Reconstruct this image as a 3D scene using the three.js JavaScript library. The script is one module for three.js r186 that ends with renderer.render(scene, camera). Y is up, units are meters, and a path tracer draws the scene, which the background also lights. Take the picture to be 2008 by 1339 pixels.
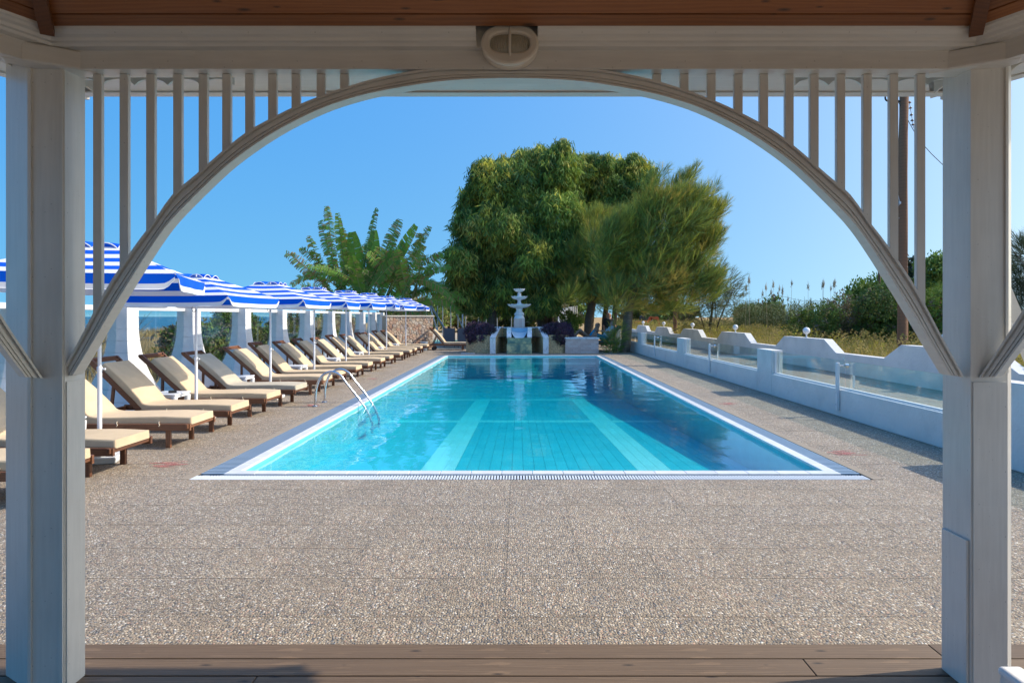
import * as THREE from 'three';
import { mergeGeometries } from 'three/addons/utils/BufferGeometryUtils.js';
import { RoundedBoxGeometry } from 'three/addons/geometries/RoundedBoxGeometry.js';
import { MarchingCubes } from 'three/addons/objects/MarchingCubes.js';

// ---------------------------------------------------------------- camera, sky, sun, exposure
const scene = new THREE.Scene();
const EYE = 1.67, FOC = 1200, VPX = 1017, HOR = 620;          // eye height; focal length and vanishing point of the 2008 x 1339 frame
const camera = new THREE.PerspectiveCamera(2 * Math.atan(669.5 / FOC) * 180 / Math.PI, 2008 / 1339, 0.05, 12000);
camera.position.set(0, EYE, 0);
camera.lookAt(0, EYE, -10);
camera.setViewOffset(2008, 1339, 1004 - VPX, 669.5 - HOR, 2008, 1339);
const renderer = new THREE.WebGLRenderer({ antialias: true });
renderer.toneMapping = THREE.LinearToneMapping;
renderer.toneMappingExposure = 1.2;
renderer.shadowMap.enabled = true;

const SUN_EL = 40 * Math.PI / 180, SUN_AZ = 8 * Math.PI / 180;    // from the right, square to the pool
const sunDir = new THREE.Vector3(Math.cos(SUN_EL) * Math.cos(SUN_AZ), Math.sin(SUN_EL), -Math.cos(SUN_EL) * Math.sin(SUN_AZ));
const sun = new THREE.DirectionalLight(new THREE.Color().setRGB(1, 0.9, 0.76), 4.1);
sun.position.copy(sunDir).multiplyScalar(60).add(new THREE.Vector3(0, 0, -16));
sun.target.position.set(0, 0, -16);
sun.castShadow = true;
sun.shadow.mapSize.set(4096, 4096);
Object.assign(sun.shadow.camera, { left: -45, right: 45, top: 45, bottom: -45, near: 1, far: 160 });
scene.add(sun, sun.target);

{ // clear sky: deep blue away from the sun, paler towards the horizon and towards the sun
  const W = 1024, H = 512, a = new Float32Array(W * H * 4);
  const zen = [0.032, 0.26, 0.74], hor = [0.15, 0.47, 0.74];
  for (let j = 0; j < H; j++) for (let i = 0; i < W; i++) {
    const el = ((j + 0.5) / H - 0.5) * Math.PI, az = ((i + 0.5) / W - 0.5) * 2 * Math.PI;
    const e = Math.max(el, 0), x = Math.cos(el) * Math.cos(az), y = Math.sin(el), z = Math.cos(el) * Math.sin(az);
    const g = Math.acos(Math.min(1, Math.max(-1, x * sunDir.x + y * sunDir.y + z * sunDir.z)));
    const t = Math.exp(-e / 0.26), glow = Math.exp(-g / 0.32), near = Math.exp(-g / 0.12), lowGlow = Math.exp(-Math.abs(az - Math.atan2(sunDir.z, sunDir.x)) / 0.36) * Math.exp(-e / 0.5);
    const k = (j * W + i) * 4;
    for (let c = 0; c < 3; c++) {
      const b = zen[c] + (hor[c] - zen[c]) * t;
      a[k + c] = b + [1.1, 1.0, 0.85][c] * (2.1 * glow + 3 * near) + [2.7, 2.3, 1.3][c] * lowGlow;
    }
    a[k + 3] = 1;
  }
  const sky = new THREE.DataTexture(a, W, H, THREE.RGBAFormat, THREE.FloatType);
  sky.mapping = THREE.EquirectangularReflectionMapping; sky.magFilter = THREE.LinearFilter; sky.minFilter = THREE.LinearFilter; sky.needsUpdate = true;
  scene.background = sky; scene.environment = sky;
}

// ---------------------------------------------------------------- helpers
function rng(seed) { let s = seed >>> 0; return () => { s = (s + 0x6D2B79F5) >>> 0; let t = s; t = Math.imul(t ^ (t >>> 15), t | 1); t ^= t + Math.imul(t ^ (t >>> 7), t | 61); return ((t ^ (t >>> 14)) >>> 0) / 4294967296; }; }
const R = rng(7);
const rr = (a, b, f = R) => a + (b - a) * f();
const pick = (l, f = R) => l[Math.floor(f() * l.length)];
const V = (x, y, d) => new THREE.Vector3(x, y, -d);               // d: distance ahead of the eye
const C = (r, g, b) => new THREE.Color().setRGB(r, g, b);
const WORDS = ['first', 'second', 'third', 'fourth', 'fifth', 'sixth', 'seventh', 'eighth', 'ninth', 'tenth', 'eleventh', 'twelfth', 'thirteenth', 'fourteenth', 'fifteenth', 'sixteenth', 'seventeenth', 'eighteenth'];
const taken = {};
function numbered(n) { if (!(n in taken)) { taken[n] = 0; return n; } taken[n]++; return n + '_' + String(taken[n]).padStart(3, '0'); }
function tag(o, label, category, group) { o.userData.label = label; o.userData.category = category; if (group) o.userData.group = group; return o; }
function thing(name, label, category, pos = [0, 0, 0], turn = 0, group) {
  const o = new THREE.Group(); o.name = numbered(name); o.position.set(...pos); o.rotation.y = turn; scene.add(o);
  return tag(o, label, category, group);
}
function mesh(name, geo, mat, parent = scene) {
  const g = Array.isArray(geo) ? merge(geo) : geo;
  const m = new THREE.Mesh(g, mat); m.name = parent === scene ? numbered(name) : name; parent.add(m); return m;
}
function struct(name, geo, mat) { const m = mesh(name, geo, mat); m.userData.kind = 'structure'; return m; }
function dup(o, label, pos, turn, group) {
  const c = o.clone(); c.name = numbered(o.name.replace(/_\d+$/, '')); c.userData = { ...o.userData }; scene.add(c);
  if (pos) c.position.set(...pos); if (turn !== undefined) c.rotation.y = turn; if (label) c.userData.label = label; if (group) c.userData.group = group; return c;
}
function clean(g) {
  let n = g.index ? g.toNonIndexed() : g;
  for (const k of Object.keys(n.attributes)) if (!['position', 'normal', 'uv', 'color'].includes(k)) n.deleteAttribute(k);
  if (!n.attributes.uv) n.setAttribute('uv', new THREE.BufferAttribute(new Float32Array(n.attributes.position.count * 2), 2));
  n.clearGroups(); return n;
}
function merge(list) {
  list = list.flat(9).map(clean);
  if (list.some((g) => g.attributes.color)) for (const g of list) if (!g.attributes.color) g.setAttribute('color', new THREE.BufferAttribute(new Float32Array(g.attributes.position.count * 3).fill(1), 3));
  return list.length === 1 ? list[0] : mergeGeometries(list);
}
// texture coordinates in metres, taken from the side a face looks to
function uvm(g, along = 'auto', off = [0, 0]) {
  g = clean(g); const p = g.attributes.position, n = g.attributes.normal, uv = g.attributes.uv;
  for (let i = 0; i < p.count; i++) {
    const x = p.getX(i), y = p.getY(i), z = p.getZ(i), ax = Math.abs(n.getX(i)), ay = Math.abs(n.getY(i)), az = Math.abs(n.getZ(i));
    let u, v;
    if (ay >= ax && ay >= az) { u = x; v = -z; } else if (ax >= az) { u = z; v = y; } else { u = x; v = y; }
    if (along === 'z' && ay >= ax && ay >= az) [u, v] = [z, x];
    if (along === 'y' && !(ay >= ax && ay >= az)) [u, v] = [v, u];
    uv.setXY(i, u + off[0], v + off[1]);
  }
  return g;
}
function box(w, h, d, x = 0, y = 0, z = 0) { const g = new THREE.BoxGeometry(w, h, d); g.translate(x, y, z); return g; }
function rbox(w, h, d, r, x = 0, y = 0, z = 0, s = 1) { const g = new RoundedBoxGeometry(w, h, d, s, r); g.translate(x, y, z); return g; }
const UPV = new THREE.Vector3(0, 1, 0);
function bar(a, b, r0, r1 = r0, seg = 8, open = false) {
  const d = new THREE.Vector3().subVectors(b, a), g = new THREE.CylinderGeometry(r1, r0, d.length(), seg, 1, open);
  g.translate(0, d.length() / 2, 0); g.applyQuaternion(new THREE.Quaternion().setFromUnitVectors(UPV, d.normalize())); g.translate(a.x, a.y, a.z); return g;
}
function beamBox(a, b, w, h) { // a square stick from a to b, h measured upright
  const d = new THREE.Vector3().subVectors(b, a), L = d.length(), g = new THREE.BoxGeometry(w, h, L);
  const m = new THREE.Matrix4().lookAt(a, b, UPV); g.applyMatrix4(m); g.translate((a.x + b.x) / 2, (a.y + b.y) / 2, (a.z + b.z) / 2); return g;
}
function tube(pts, r, seg = 24, rad = 8) { return new THREE.TubeGeometry(new THREE.CatmullRomCurve3(pts), seg, r, rad, false); }
function lathe(pts, seg = 24) { return new THREE.LatheGeometry(pts.map(([r, y]) => new THREE.Vector2(r, y)), seg); }
function extr(pts, depth, bevel = 0, holes = []) {
  const s = new THREE.Shape(pts.map(([x, y]) => new THREE.Vector2(x, y)));
  for (const h of holes) s.holes.push(new THREE.Path(h.map(([x, y]) => new THREE.Vector2(x, y))));
  return new THREE.ExtrudeGeometry(s, { depth, bevelEnabled: bevel > 0, bevelSize: bevel, bevelThickness: bevel, bevelSegments: 2, steps: 1 });
}
function flat(x0, x1, d0, d1, y) { const g = new THREE.PlaneGeometry(x1 - x0, d1 - d0); g.rotateX(-Math.PI / 2); g.translate((x0 + x1) / 2, y, -(d0 + d1) / 2); return uvm(g); }
function grid(nu, nv, f) { // f(u, v) -> Vector3 ; smooth sheet
  const g = new THREE.PlaneGeometry(1, 1, nu, nv), p = g.attributes.position, uv = g.attributes.uv;
  for (let i = 0; i < p.count; i++) { const q = f(uv.getX(i), uv.getY(i)); p.setXYZ(i, q.x, q.y, q.z); }
  g.computeVertexNormals(); return g;
}
// ---- value noise that repeats
function noiseField(n, seed) { const f = rng(seed), a = new Float32Array(n * n); for (let i = 0; i < a.length; i++) a[i] = f(); return (u, v) => { u = ((u % 1) + 1) % 1 * n; v = ((v % 1) + 1) % 1 * n; const i = Math.floor(u), j = Math.floor(v), x = u - i, y = v - j, sx = x * x * (3 - 2 * x), sy = y * y * (3 - 2 * y), i1 = (i + 1) % n, j1 = (j + 1) % n; return (a[j * n + i] * (1 - sx) + a[j * n + i1] * sx) * (1 - sy) + (a[j1 * n + i] * (1 - sx) + a[j1 * n + i1] * sx) * sy; }; }
function fbm(seed, n0 = 4, oct = 4) { const f = []; for (let o = 0; o < oct; o++) f.push(noiseField(n0 << o, seed + o * 17)); return (u, v) => { let s = 0, a = 0.5, t = 0; for (const q of f) { s += a * q(u, v); t += a; a *= 0.55; } return s / t; }; }
function tex(n, m, fn, srgb, rx = 1, ry = 1) {
  const a = new Uint8Array(n * m * 4);
  for (let j = 0; j < m; j++) for (let i = 0; i < n; i++) { const c = fn((i + 0.5) / n, (j + 0.5) / m, i, j), k = (j * n + i) * 4; a[k] = Math.max(0, Math.min(255, c[0])); a[k + 1] = Math.max(0, Math.min(255, c[1])); a[k + 2] = Math.max(0, Math.min(255, c[2])); a[k + 3] = c.length > 3 ? c[3] : 255; }
  const t = new THREE.DataTexture(a, n, m); t.wrapS = t.wrapT = THREE.RepeatWrapping; t.magFilter = THREE.LinearFilter; t.minFilter = THREE.LinearMipmapLinearFilter; t.generateMipmaps = true;
  if (srgb) t.colorSpace = THREE.SRGBColorSpace; t.repeat.set(rx, ry); t.needsUpdate = true; return t;
}
const std = (color, roughness, o = {}) => new THREE.MeshStandardMaterial({ color, roughness, metalness: 0, side: THREE.DoubleSide, ...o });
const phys = (color, roughness, o = {}) => new THREE.MeshPhysicalMaterial({ color, roughness, metalness: 0, side: THREE.DoubleSide, ...o });
function woodTex(seed, a, b, knots = 5, w = 1024, h = 256) { // grain runs along u
  const f = rng(seed), n1 = fbm(seed + 1, 4, 4), n2 = fbm(seed + 5, 8, 3), K = []; for (let i = 0; i < knots; i++) K.push([f(), f(), 0.008 + 0.012 * f()]);
  return (u, v) => {
    let kn = 0, dv = 0; for (const [ku, kv, kr] of K) { let du = Math.abs(u - ku); du = Math.min(du, 1 - du); let d2 = v - kv; d2 -= Math.round(d2); const q = Math.hypot(du * 1.0, d2 * 0.30) / kr; kn = Math.max(kn, Math.max(0, 1 - q)); dv += Math.sign(d2) * 0.05 * Math.exp(-q * 0.6); }
    const rings = 0.5 + 0.5 * Math.sin((v + dv + 0.22 * n1(u, v)) * 64), fine = n2(u * 0.25, v * 9), t = Math.min(1, 0.30 * rings + 0.45 * fine + 0.25 * n1(u * 0.5, v * 2));
    return a.map((x, c) => (x + (b[c] - x) * t) * (1 - 0.6 * kn));
  };
}
// ---------------------------------------------------------------- materials
const N1 = fbm(11, 4, 5), N2 = fbm(23, 16, 4), N3 = fbm(37, 6, 5);
const mottle = tex(512, 512, (u, v) => { const t = 0.86 + 0.2 * (N1(u, v) - 0.5) + 0.16 * (N2(u, v) - 0.5); return [255 * t, 255 * t, 255 * t]; }, false, 0.5, 0.5);
const bumpFine = tex(512, 512, (u, v) => { const t = 255 * (0.6 * N2(u, v) + 0.4 * N2(v * 3, u * 3)); return [t, t, t]; }, false, 1, 1);
const brushBump = tex(512, 256, (u, v) => { const t = 255 * (0.5 * N2(u * 0.25, v * 4) + 0.5 * N1(u * 0.5, v * 2)); return [t, t, t]; }, false, 1.2, 1.2);
const dirtyPaint = tex(1024, 1024, (u, v) => { // white gloss paint, brush streaks, specks and scuffs
  const s = N2(u * 0.5, v * 8), m = N1(u, v), sp = N2(u * 5 + 0.3, v * 5) > 0.83 ? 0.82 : 1, t = (0.93 + 0.06 * (s - 0.5) + 0.1 * (m - 0.5)) * sp; return [255 * t, 254 * t, 250 * t];
}, true, 0.7, 0.7);
const M = {};
M.paint = std(C(0.76, 0.745, 0.72), 0.30, { map: dirtyPaint, bumpMap: brushBump, bumpScale: 0.0012 });
M.white = std(C(0.78, 0.78, 0.77), 0.45, { map: mottle });
M.plastic = phys(C(0.80, 0.80, 0.80), 0.32);
M.plaster = std(C(0.80, 0.80, 0.79), 0.85, { map: tex(512, 512, (u, v) => { const st = Math.max(0, N3(u, v) - 0.55) * 1.1, t = 0.95 - 0.1 * (N1(u, v) - 0.4) - st * 0.16; return [255 * t, 252 * t, 246 * t]; }, true, 0.35, 0.35), bumpMap: bumpFine, bumpScale: 0.006 });
M.block = std(C(0.80, 0.80, 0.79), 0.75, { map: mottle, bumpMap: bumpFine, bumpScale: 0.005 });
// stained pine ceiling
const pine = [woodTex(41, [168, 106, 54], [116, 66, 30], 9), woodTex(77, [156, 98, 50], [104, 60, 28], 7)].map((f) => tex(1024, 256, f, true, 0.45, 5));
M.pine = pine.map((map) => std(C(1, 1, 1), 0.38, { map, bumpMap: bumpFine, bumpScale: 0.0008 }));
M.pineDark = std(C(0.55, 0.5, 0.48), 0.45, { map: pine[1] });
// weathered decking with ridges along the board
const deckF = [woodTex(91, [166, 138, 108], [112, 88, 66], 5), woodTex(131, [154, 126, 98], [102, 80, 60], 6), woodTex(171, [174, 146, 116], [120, 96, 72], 4)];
M.deckWood = deckF.map((f) => std(C(0.62, 0.61, 0.59), 0.62, { map: tex(1024, 256, (u, v) => { const w = N1(u * 2, v * 2) > 0.66 ? 1.12 : 1, c = f(u, v), g = 0.94 + 0.06 * Math.sin(v * 2 * Math.PI * 16); return c.map((x) => x * w * g); }, true, 0.5, 6.6), bumpMap: tex(16, 256, (u, v) => { const t = 128 + 100 * Math.sin(v * 2 * Math.PI * 16); return [t, t, t]; }, false, 0.5, 6.6), bumpScale: 0.0015 }));
// hardwood of the loungers
const teak = [woodTex(201, [146, 98, 66], [86, 54, 36], 2), woodTex(231, [130, 86, 56], [74, 46, 32], 2), woodTex(261, [156, 108, 74], [94, 60, 42], 2)].map((f) => tex(512, 128, f, true, 0.8, 4));
M.teak = teak.map((map) => std(C(0.95, 0.92, 0.9), 0.5, { map }));
M.cushion = [[0.70, 0.535, 0.34], [0.67, 0.515, 0.33], [0.72, 0.55, 0.355]].map((c) => std(C(...c), 0.9, { map: mottle, bumpMap: tex(256, 256, (u, v) => { const t = 128 + 60 * Math.sin(u * 400) * Math.sin(v * 400) + 120 * (N1(u, v) - 0.5); return [t, t, t]; }, false, 3, 3), bumpScale: 0.003 }));
M.cushionGrey = std(C(0.56, 0.49, 0.37), 0.9, { map: mottle, bumpMap: bumpFine, bumpScale: 0.004 });
M.strap = std(C(0.6, 0.5, 0.36), 0.9);
M.steel = phys(C(0.62, 0.63, 0.65), 0.18, { metalness: 1 });
M.galv = phys(C(0.45, 0.47, 0.5), 0.45, { metalness: 1 });
M.dark = std(C(0.03, 0.032, 0.035), 0.7);
M.rubber = std(C(0.02, 0.02, 0.02), 0.6);
M.mortar = std(C(0.33, 0.295, 0.25), 0.95);
M.sandEdge = std(C(0.34, 0.28, 0.21), 0.95, { map: mottle, bumpMap: bumpFine, bumpScale: 0.004 });
// exposed pebble concrete: the map carries each pebble's own colour, the bump its roundness
function pebbles(seed, n, cells, pal, matrix) {
  const f = rng(seed), P = []; for (let j = 0; j < cells; j++) for (let i = 0; i < cells; i++) { const c = pal[Math.floor(Math.pow(f(), 1) * pal.length)], k = 0.85 + 0.3 * f(); P.push([i + 0.12 + 0.76 * f(), j + 0.12 + 0.76 * f(), 0.34 + 0.3 * f(), f() * Math.PI, 0.55 + 0.4 * f(), c.map((x) => x * k), 0.35 + 0.65 * f()]); }
  const col = new Float32Array(n * n * 3), hgt = new Float32Array(n * n), m = fbm(seed + 3, 64, 3), big = fbm(seed + 9, 4, 3);
  for (let j = 0; j < n; j++) for (let i = 0; i < n; i++) {
    const x = (i + 0.5) / n * cells, y = (j + 0.5) / n * cells, ci = Math.floor(x), cj = Math.floor(y); let best = 0, bp = null;
    for (let b = -1; b <= 1; b++) for (let a = -1; a <= 1; a++) {
      const gi = ci + a, gj = cj + b, p = P[((gj + cells) % cells) * cells + ((gi + cells) % cells)];
      const dx = x - (p[0] + (gi - ((gi + cells) % cells))), dy = y - (p[1] + (gj - ((gj + cells) % cells))), c = Math.cos(p[3]), s = Math.sin(p[3]);
      const q = Math.hypot((dx * c + dy * s) / p[2], (-dx * s + dy * c) / (p[2] * p[4])), h = (1 - q * q) * p[6]; if (h > best) { best = h; bp = p; }
    }
    const k = j * n + i, mm = 0.8 + 0.4 * m(i / n, j / n), bg = big(i / n, j / n), cover = bg > 0.6 ? 0.24 : 0.05;
    hgt[k] = best; const c = best > cover ? bp[5] : matrix.map((v) => v * mm); for (let q = 0; q < 3; q++) col[k * 3 + q] = c[q] * (0.94 + 0.12 * mm * 0.5);
  }
  return [tex(n, n, (u, v, i, j) => { const k = (j * n + i) * 3; return [col[k], col[k + 1], col[k + 2]]; }, true, 1 / 1.6, 1 / 1.6), tex(n, n, (u, v, i, j) => { const t = 255 * Math.sqrt(hgt[j * n + i]); return [t, t, t]; }, false, 1 / 1.6, 1 / 1.6)];
}
const [pebMap, pebBump] = pebbles(5, 1024, 112, [[214, 201, 182], [202, 187, 165], [192, 175, 152], [182, 165, 142], [164, 159, 153], [140, 139, 138], [122, 125, 129], [100, 100, 102], [226, 220, 210], [208, 194, 172], [186, 154, 136], [144, 134, 123], [172, 156, 136]], [162, 146, 126]);
M.peb = [[0.78, 0.765, 0.74], [0.74, 0.725, 0.70], [0.82, 0.80, 0.77], [0.76, 0.75, 0.735]].map((c) => std(C(...c), 0.82, { map: pebMap, bumpMap: pebBump, bumpScale: 0.006 }));
M.pathConc = std(C(0.72, 0.73, 0.74), 0.9, { map: pebMap, bumpMap: pebBump, bumpScale: 0.004 });
// pool
M.tile = [[0.10, 0.60, 0.66], [0.095, 0.58, 0.64], [0.11, 0.62, 0.68]].map((c) => std(C(...c), 0.35));
M.tilePale = [[0.70, 0.88, 0.84], [0.68, 0.86, 0.82]].map((c) => std(C(...c), 0.35));
M.tileGreen = std(C(0.50, 0.88, 0.70), 0.35);
M.tileWall = std(C(0.16, 0.58, 0.62), 0.4, { map: mottle });
M.grout = std(C(0.07, 0.24, 0.30), 0.9);
M.coping = [[0.80, 0.80, 0.80], [0.76, 0.77, 0.78], [0.83, 0.82, 0.80]].map((c) => std(C(...c), 0.35, { map: mottle }));
M.grate = std(C(0.62, 0.66, 0.70), 0.45);
M.grateSide = std(C(0.26, 0.35, 0.44), 0.4);
M.marble = std(C(0.70, 0.71, 0.72), 0.35, { map: tex(256, 256, (u, v) => { const q = Math.abs(Math.sin((u + v * 0.6 + N1(u, v) * 0.9) * 9)), t = 1 - 0.22 * Math.pow(1 - q, 5) - 0.1 * (N2(u, v) - 0.5); return [255 * t, 255 * t, 255 * t]; }, true, 0.9, 0.9) });
const waterBump = tex(1024, 1024, (u, v) => { const w = 0.5 * N1(u * 2, v) + 0.3 * N3(u, v * 2 + 0.3) + 0.2 * fbmW(u, v); return [255 * w, 255 * w, 255 * w]; }, false, 1 / 7, 1 / 7);
function fbmW(u, v) { return 0.5 + 0.25 * Math.sin((u * 5 + v * 9) * 2 * Math.PI + 5 * N1(u, v)) + 0.25 * Math.sin((u * -7 + v * 6) * 2 * Math.PI + 6 * N3(u, v)); }
M.water = phys(C(0.93, 0.98, 1.0), 0.0, { transmission: 1, thickness: 0, ior: 1.33, bumpMap: waterBump, bumpScale: 0.014 });
M.glass = phys(C(0.90, 0.96, 0.95), 0.02, { transmission: 1, thickness: 0, ior: 1.5 });
// umbrella cloth: woven stripes, and plain colours
const BLUE = [8, 96, 224], WHITE = [240, 240, 244];
const stripes = tex(8, 1024, (u, v) => (Math.floor(v * 7) % 2 === 0 ? WHITE : BLUE), true); stripes.wrapT = THREE.ClampToEdgeWrapping; stripes.magFilter = THREE.LinearFilter;
const valanceTex = tex(8, 128, (u, v) => (v < 0.36 ? WHITE : BLUE), true); valanceTex.wrapT = THREE.ClampToEdgeWrapping;
M.canopy = phys(C(0.86, 0.86, 0.86), 0.95, { map: stripes, transmission: 0.22, thickness: 0, specularIntensity: 0.15 });
M.valance = phys(C(0.86, 0.86, 0.86), 0.95, { map: valanceTex, transmission: 0.18, thickness: 0, specularIntensity: 0.15 });
M.capBlue = phys(new THREE.Color('rgb(8,92,214)'), 0.95, { specularIntensity: 0.15, transmission: 0.2, thickness: 0 });
M.trim = std(C(0.75, 0.75, 0.76), 0.9);
M.pole = std(C(0.78, 0.78, 0.8), 0.35);
// ---------------------------------------------------------------- ground, sea, pool deck, pool
const WX0 = -2.97, WX1 = 3.26, WD0 = 6.55, WD1 = 25.7, WL = -0.035;            // water's edge and level
const LX0 = WX0 - 0.13, LX1 = WX1 + 0.13, LD0 = WD0 - 0.13, LD1 = WD1 + 0.14; // white lip
const GX0 = LX0 - 0.28, GX1 = LX1 + 0.24, GD0 = LD0 - 0.17, GD1 = LD1 + 0.2;  // overflow gratings
const KX0 = GX0 - 0.1, KX1 = GX1 + 0.1;
const fieldTex = tex(1024, 1024, (u, v) => { const t = N3(u, v), s = N2(u * 3, v * 3), g = N1(u, v) > 0.58 ? 1 : 0; const a = [196, 160, 106], b = [146, 118, 72], c = [122, 106, 62]; return a.map((x, i) => (x + (b[i] - x) * t) * (1 - 0.35 * g) + c[i] * 0.35 * g - 40 * (s - 0.5)); }, true, 1 / 9, 1 / 9);
M.field = std(C(0.9, 0.88, 0.85), 1, { map: fieldTex, bumpMap: fieldTex, bumpScale: 0.08 });
{ // land sheet with the paved grounds left out; the shore runs along the left
  const s = new THREE.Shape(); const shore = []; const f = rng(3);
  for (let d = -80; d <= 900; d += 12) shore.push([-33 - 0.02 * d + 3 * Math.sin(d * 0.07) + rr(-1.2, 1.2, f), d]);
  s.moveTo(900, -80); s.lineTo(shore[0][0], -80); for (const [x, d] of shore) s.lineTo(x, d); s.lineTo(900, 900); s.closePath();
  const h = new THREE.Path(); h.moveTo(-7.4, -6); h.lineTo(9.8, -6); h.lineTo(9.8, 36); h.lineTo(-7.4, 36); h.closePath(); s.holes.push(h);
  const g = new THREE.ShapeGeometry(s); g.rotateX(-Math.PI / 2); g.translate(0, -0.03, 0);
  struct('ground', uvm(g), M.field);
  const bank = []; // the low bluff above the sea
  for (let i = 0; i + 1 < shore.length; i++) { const [x0, d0] = shore[i], [x1, d1] = shore[i + 1]; const q = new THREE.BufferGeometry().setFromPoints([V(x0, -0.03, d0), V(x1, -0.03, d1), V(x1 - 2, -4.2, d1), V(x0, -0.03, d0), V(x1 - 2, -4.2, d1), V(x0 - 2, -4.2, d0)]); q.computeVertexNormals(); bank.push(q); }
  struct('shore_bank', uvm(merge(bank)), M.field);
  M.sea = phys(C(0.010, 0.075, 0.14), 0.22, { ior: 1.33, bumpMap: tex(512, 512, (u, v) => { const t = 255 * (0.5 * N2(u, v * 3) + 0.5 * N1(u * 2, v * 5)); return [t, t, t]; }, false, 1 / 30, 1 / 30), bumpScale: 0.5 });
  const sea = new THREE.PlaneGeometry(9000, 9000); sea.rotateX(-Math.PI / 2); sea.translate(-4525, -4, -3000);
  struct('sea', uvm(sea), M.sea);
}
// paved grounds: mortar bed with a slab grid on top
{
  const hole = [KX0, KX1, GD0, GD1], X0 = -7.4, X1 = 5.42, D0 = 2.9, D1 = 36;
  const s = new THREE.Shape([[X0, -6], [X1, -6], [X1, D1], [X0, D1]].map((p) => new THREE.Vector2(...p)));
  s.holes.push(new THREE.Path([[hole[0], hole[2]], [hole[1], hole[2]], [hole[1], hole[3]], [hole[0], hole[3]]].map((p) => new THREE.Vector2(...p))));
  const g = new THREE.ShapeGeometry(s); g.rotateX(-Math.PI / 2); g.translate(0, -0.010, 0);
  const deck = struct('pool_deck', uvm(g), M.mortar);
  const cells = [], S = 0.4982, G = 0.0018, f = rng(12);
  for (let i = 0; i < 26; i++) for (let j = 0; j < 67; j++) {
    const x0 = Math.max(X0, -7.58 + i * 0.5), x1 = Math.min(X1, -7.58 + i * 0.5 + S), d0 = D0 + j * 0.5 + G, d1 = Math.min(D1, D0 + j * 0.5 + S);
    if (x1 - x0 < 0.02) continue;
    if (x1 <= hole[0] || x0 >= hole[1] || d1 <= hole[2] || d0 >= hole[3]) { cells.push([x0, x1, d0, d1]); continue; }
    if (x0 < hole[0] - 0.01) cells.push([x0, hole[0], d0, d1]);
    if (x1 > hole[1] + 0.01) cells.push([hole[1], x1, d0, d1]);
    const a = Math.max(x0, hole[0]), b = Math.min(x1, hole[1]);
    if (d0 < hole[2] - 0.01) cells.push([a, b, d0, hole[2]]);
    if (d1 > hole[3] + 0.01) cells.push([a, b, hole[3], d1]);
  }
  const show = (c) => { const d = (c[2] + c[3]) / 2, x = (c[0] + c[1]) / 2; return Math.abs(x / d) > 0.9 ? 1e3 + d : d; };
  cells.sort((a, b) => show(a) - show(b));
  const shared = {}, rest = [[], [], [], []];
  cells.forEach(([x0, x1, d0, d1], k) => {
    const w = x1 - x0, d = d1 - d0, m = Math.floor(f() * 4);
    const dy = rr(-0.0004, 0.0004, f);
    if (k < 300) {
      const key = w.toFixed(3) + '_' + d.toFixed(3) + '_' + Math.floor(f() * 6);
      shared[key] ??= uvm(box(w, 0.03, d, 0, -0.015, 0), 'auto', [f() * 1.6, f() * 1.6]);
      const o = mesh('paving_slab', shared[key], M.peb[m], deck); o.position.set((x0 + x1) / 2, dy, -(d0 + d1) / 2);
    } else rest[m].push(uvm(box(w, 0.03, d, (x0 + x1) / 2, dy - 0.015, -(d0 + d1) / 2), 'auto', [f() * 1.6, f() * 1.6]));
  });
  rest.forEach((l, m) => { const o = mesh('far_paving', l, M.peb[m], deck); o.userData.kind = 'stuff'; });
  mesh('edge_strip', [uvm(box(KX0 - KX0 + 0.1, 0.05, GD1 - GD0, KX0 + 0.05, -0.021, -(GD0 + GD1) / 2))], M.sandEdge, deck);
  mesh('edge_strip', [uvm(box(0.1, 0.05, GD1 - GD0, KX1 - 0.05, -0.021, -(GD0 + GD1) / 2))], M.sandEdge, deck);
  struct('terrace', flat(-7.3, 9.7, -5.9, 2.88, -0.004), std(C(0.62, 0.57, 0.50), 0.9, { map: mottle }));
  struct('side_path', flat(5.5, 9.8, 2.9, 36, -0.002), M.pathConc);
}
// red paint strokes on the paving
M.redPaint = std(C(0.85, 0.27, 0.25), 0.9);
M.redPaint.map = tex(64, 64, (u, v) => { const t = 0.7 + 0.5 * (N2(u, v) - 0.3); return [255 * t, 255 * t, 255 * t]; }, true, 6, 6);
[[-3.95, 6.75, 0.42, 0.1, 'beside the near left pool corner'], [-3.86, 11.35, 0.36, 0.1, 'beside the steel ladder'], [3.98, 7.35, 0.42, 0.2, 'beside the near right pool corner'], [3.98, 11.55, 0.4, 0.2, 'midway along the right pool edge'], [-3.9, 16.2, 0.35, 0.1, 'midway along the left pool edge']].forEach(([x, d, w, a, where], i) => {
  const f = rng(600 + i), strokes = [];
  for (let k = 0; k < 7; k++) { const q = flat(-w * rr(0.1, 0.5, f), w * rr(0.1, 0.5, f), 0, rr(0.008, 0.02, f), 0.004 + k * 0.0003); q.rotateY(rr(-0.25, 0.25, f) + a); q.translate(x + rr(-0.06, 0.06, f), 0, -d - k * 0.036); strokes.push(q); }
  tag(mesh('paint_mark', strokes, M.redPaint), `faded red paint scribble on the paving ${where}`, 'paint mark', 'red paint marks along the pool');
});
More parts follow.
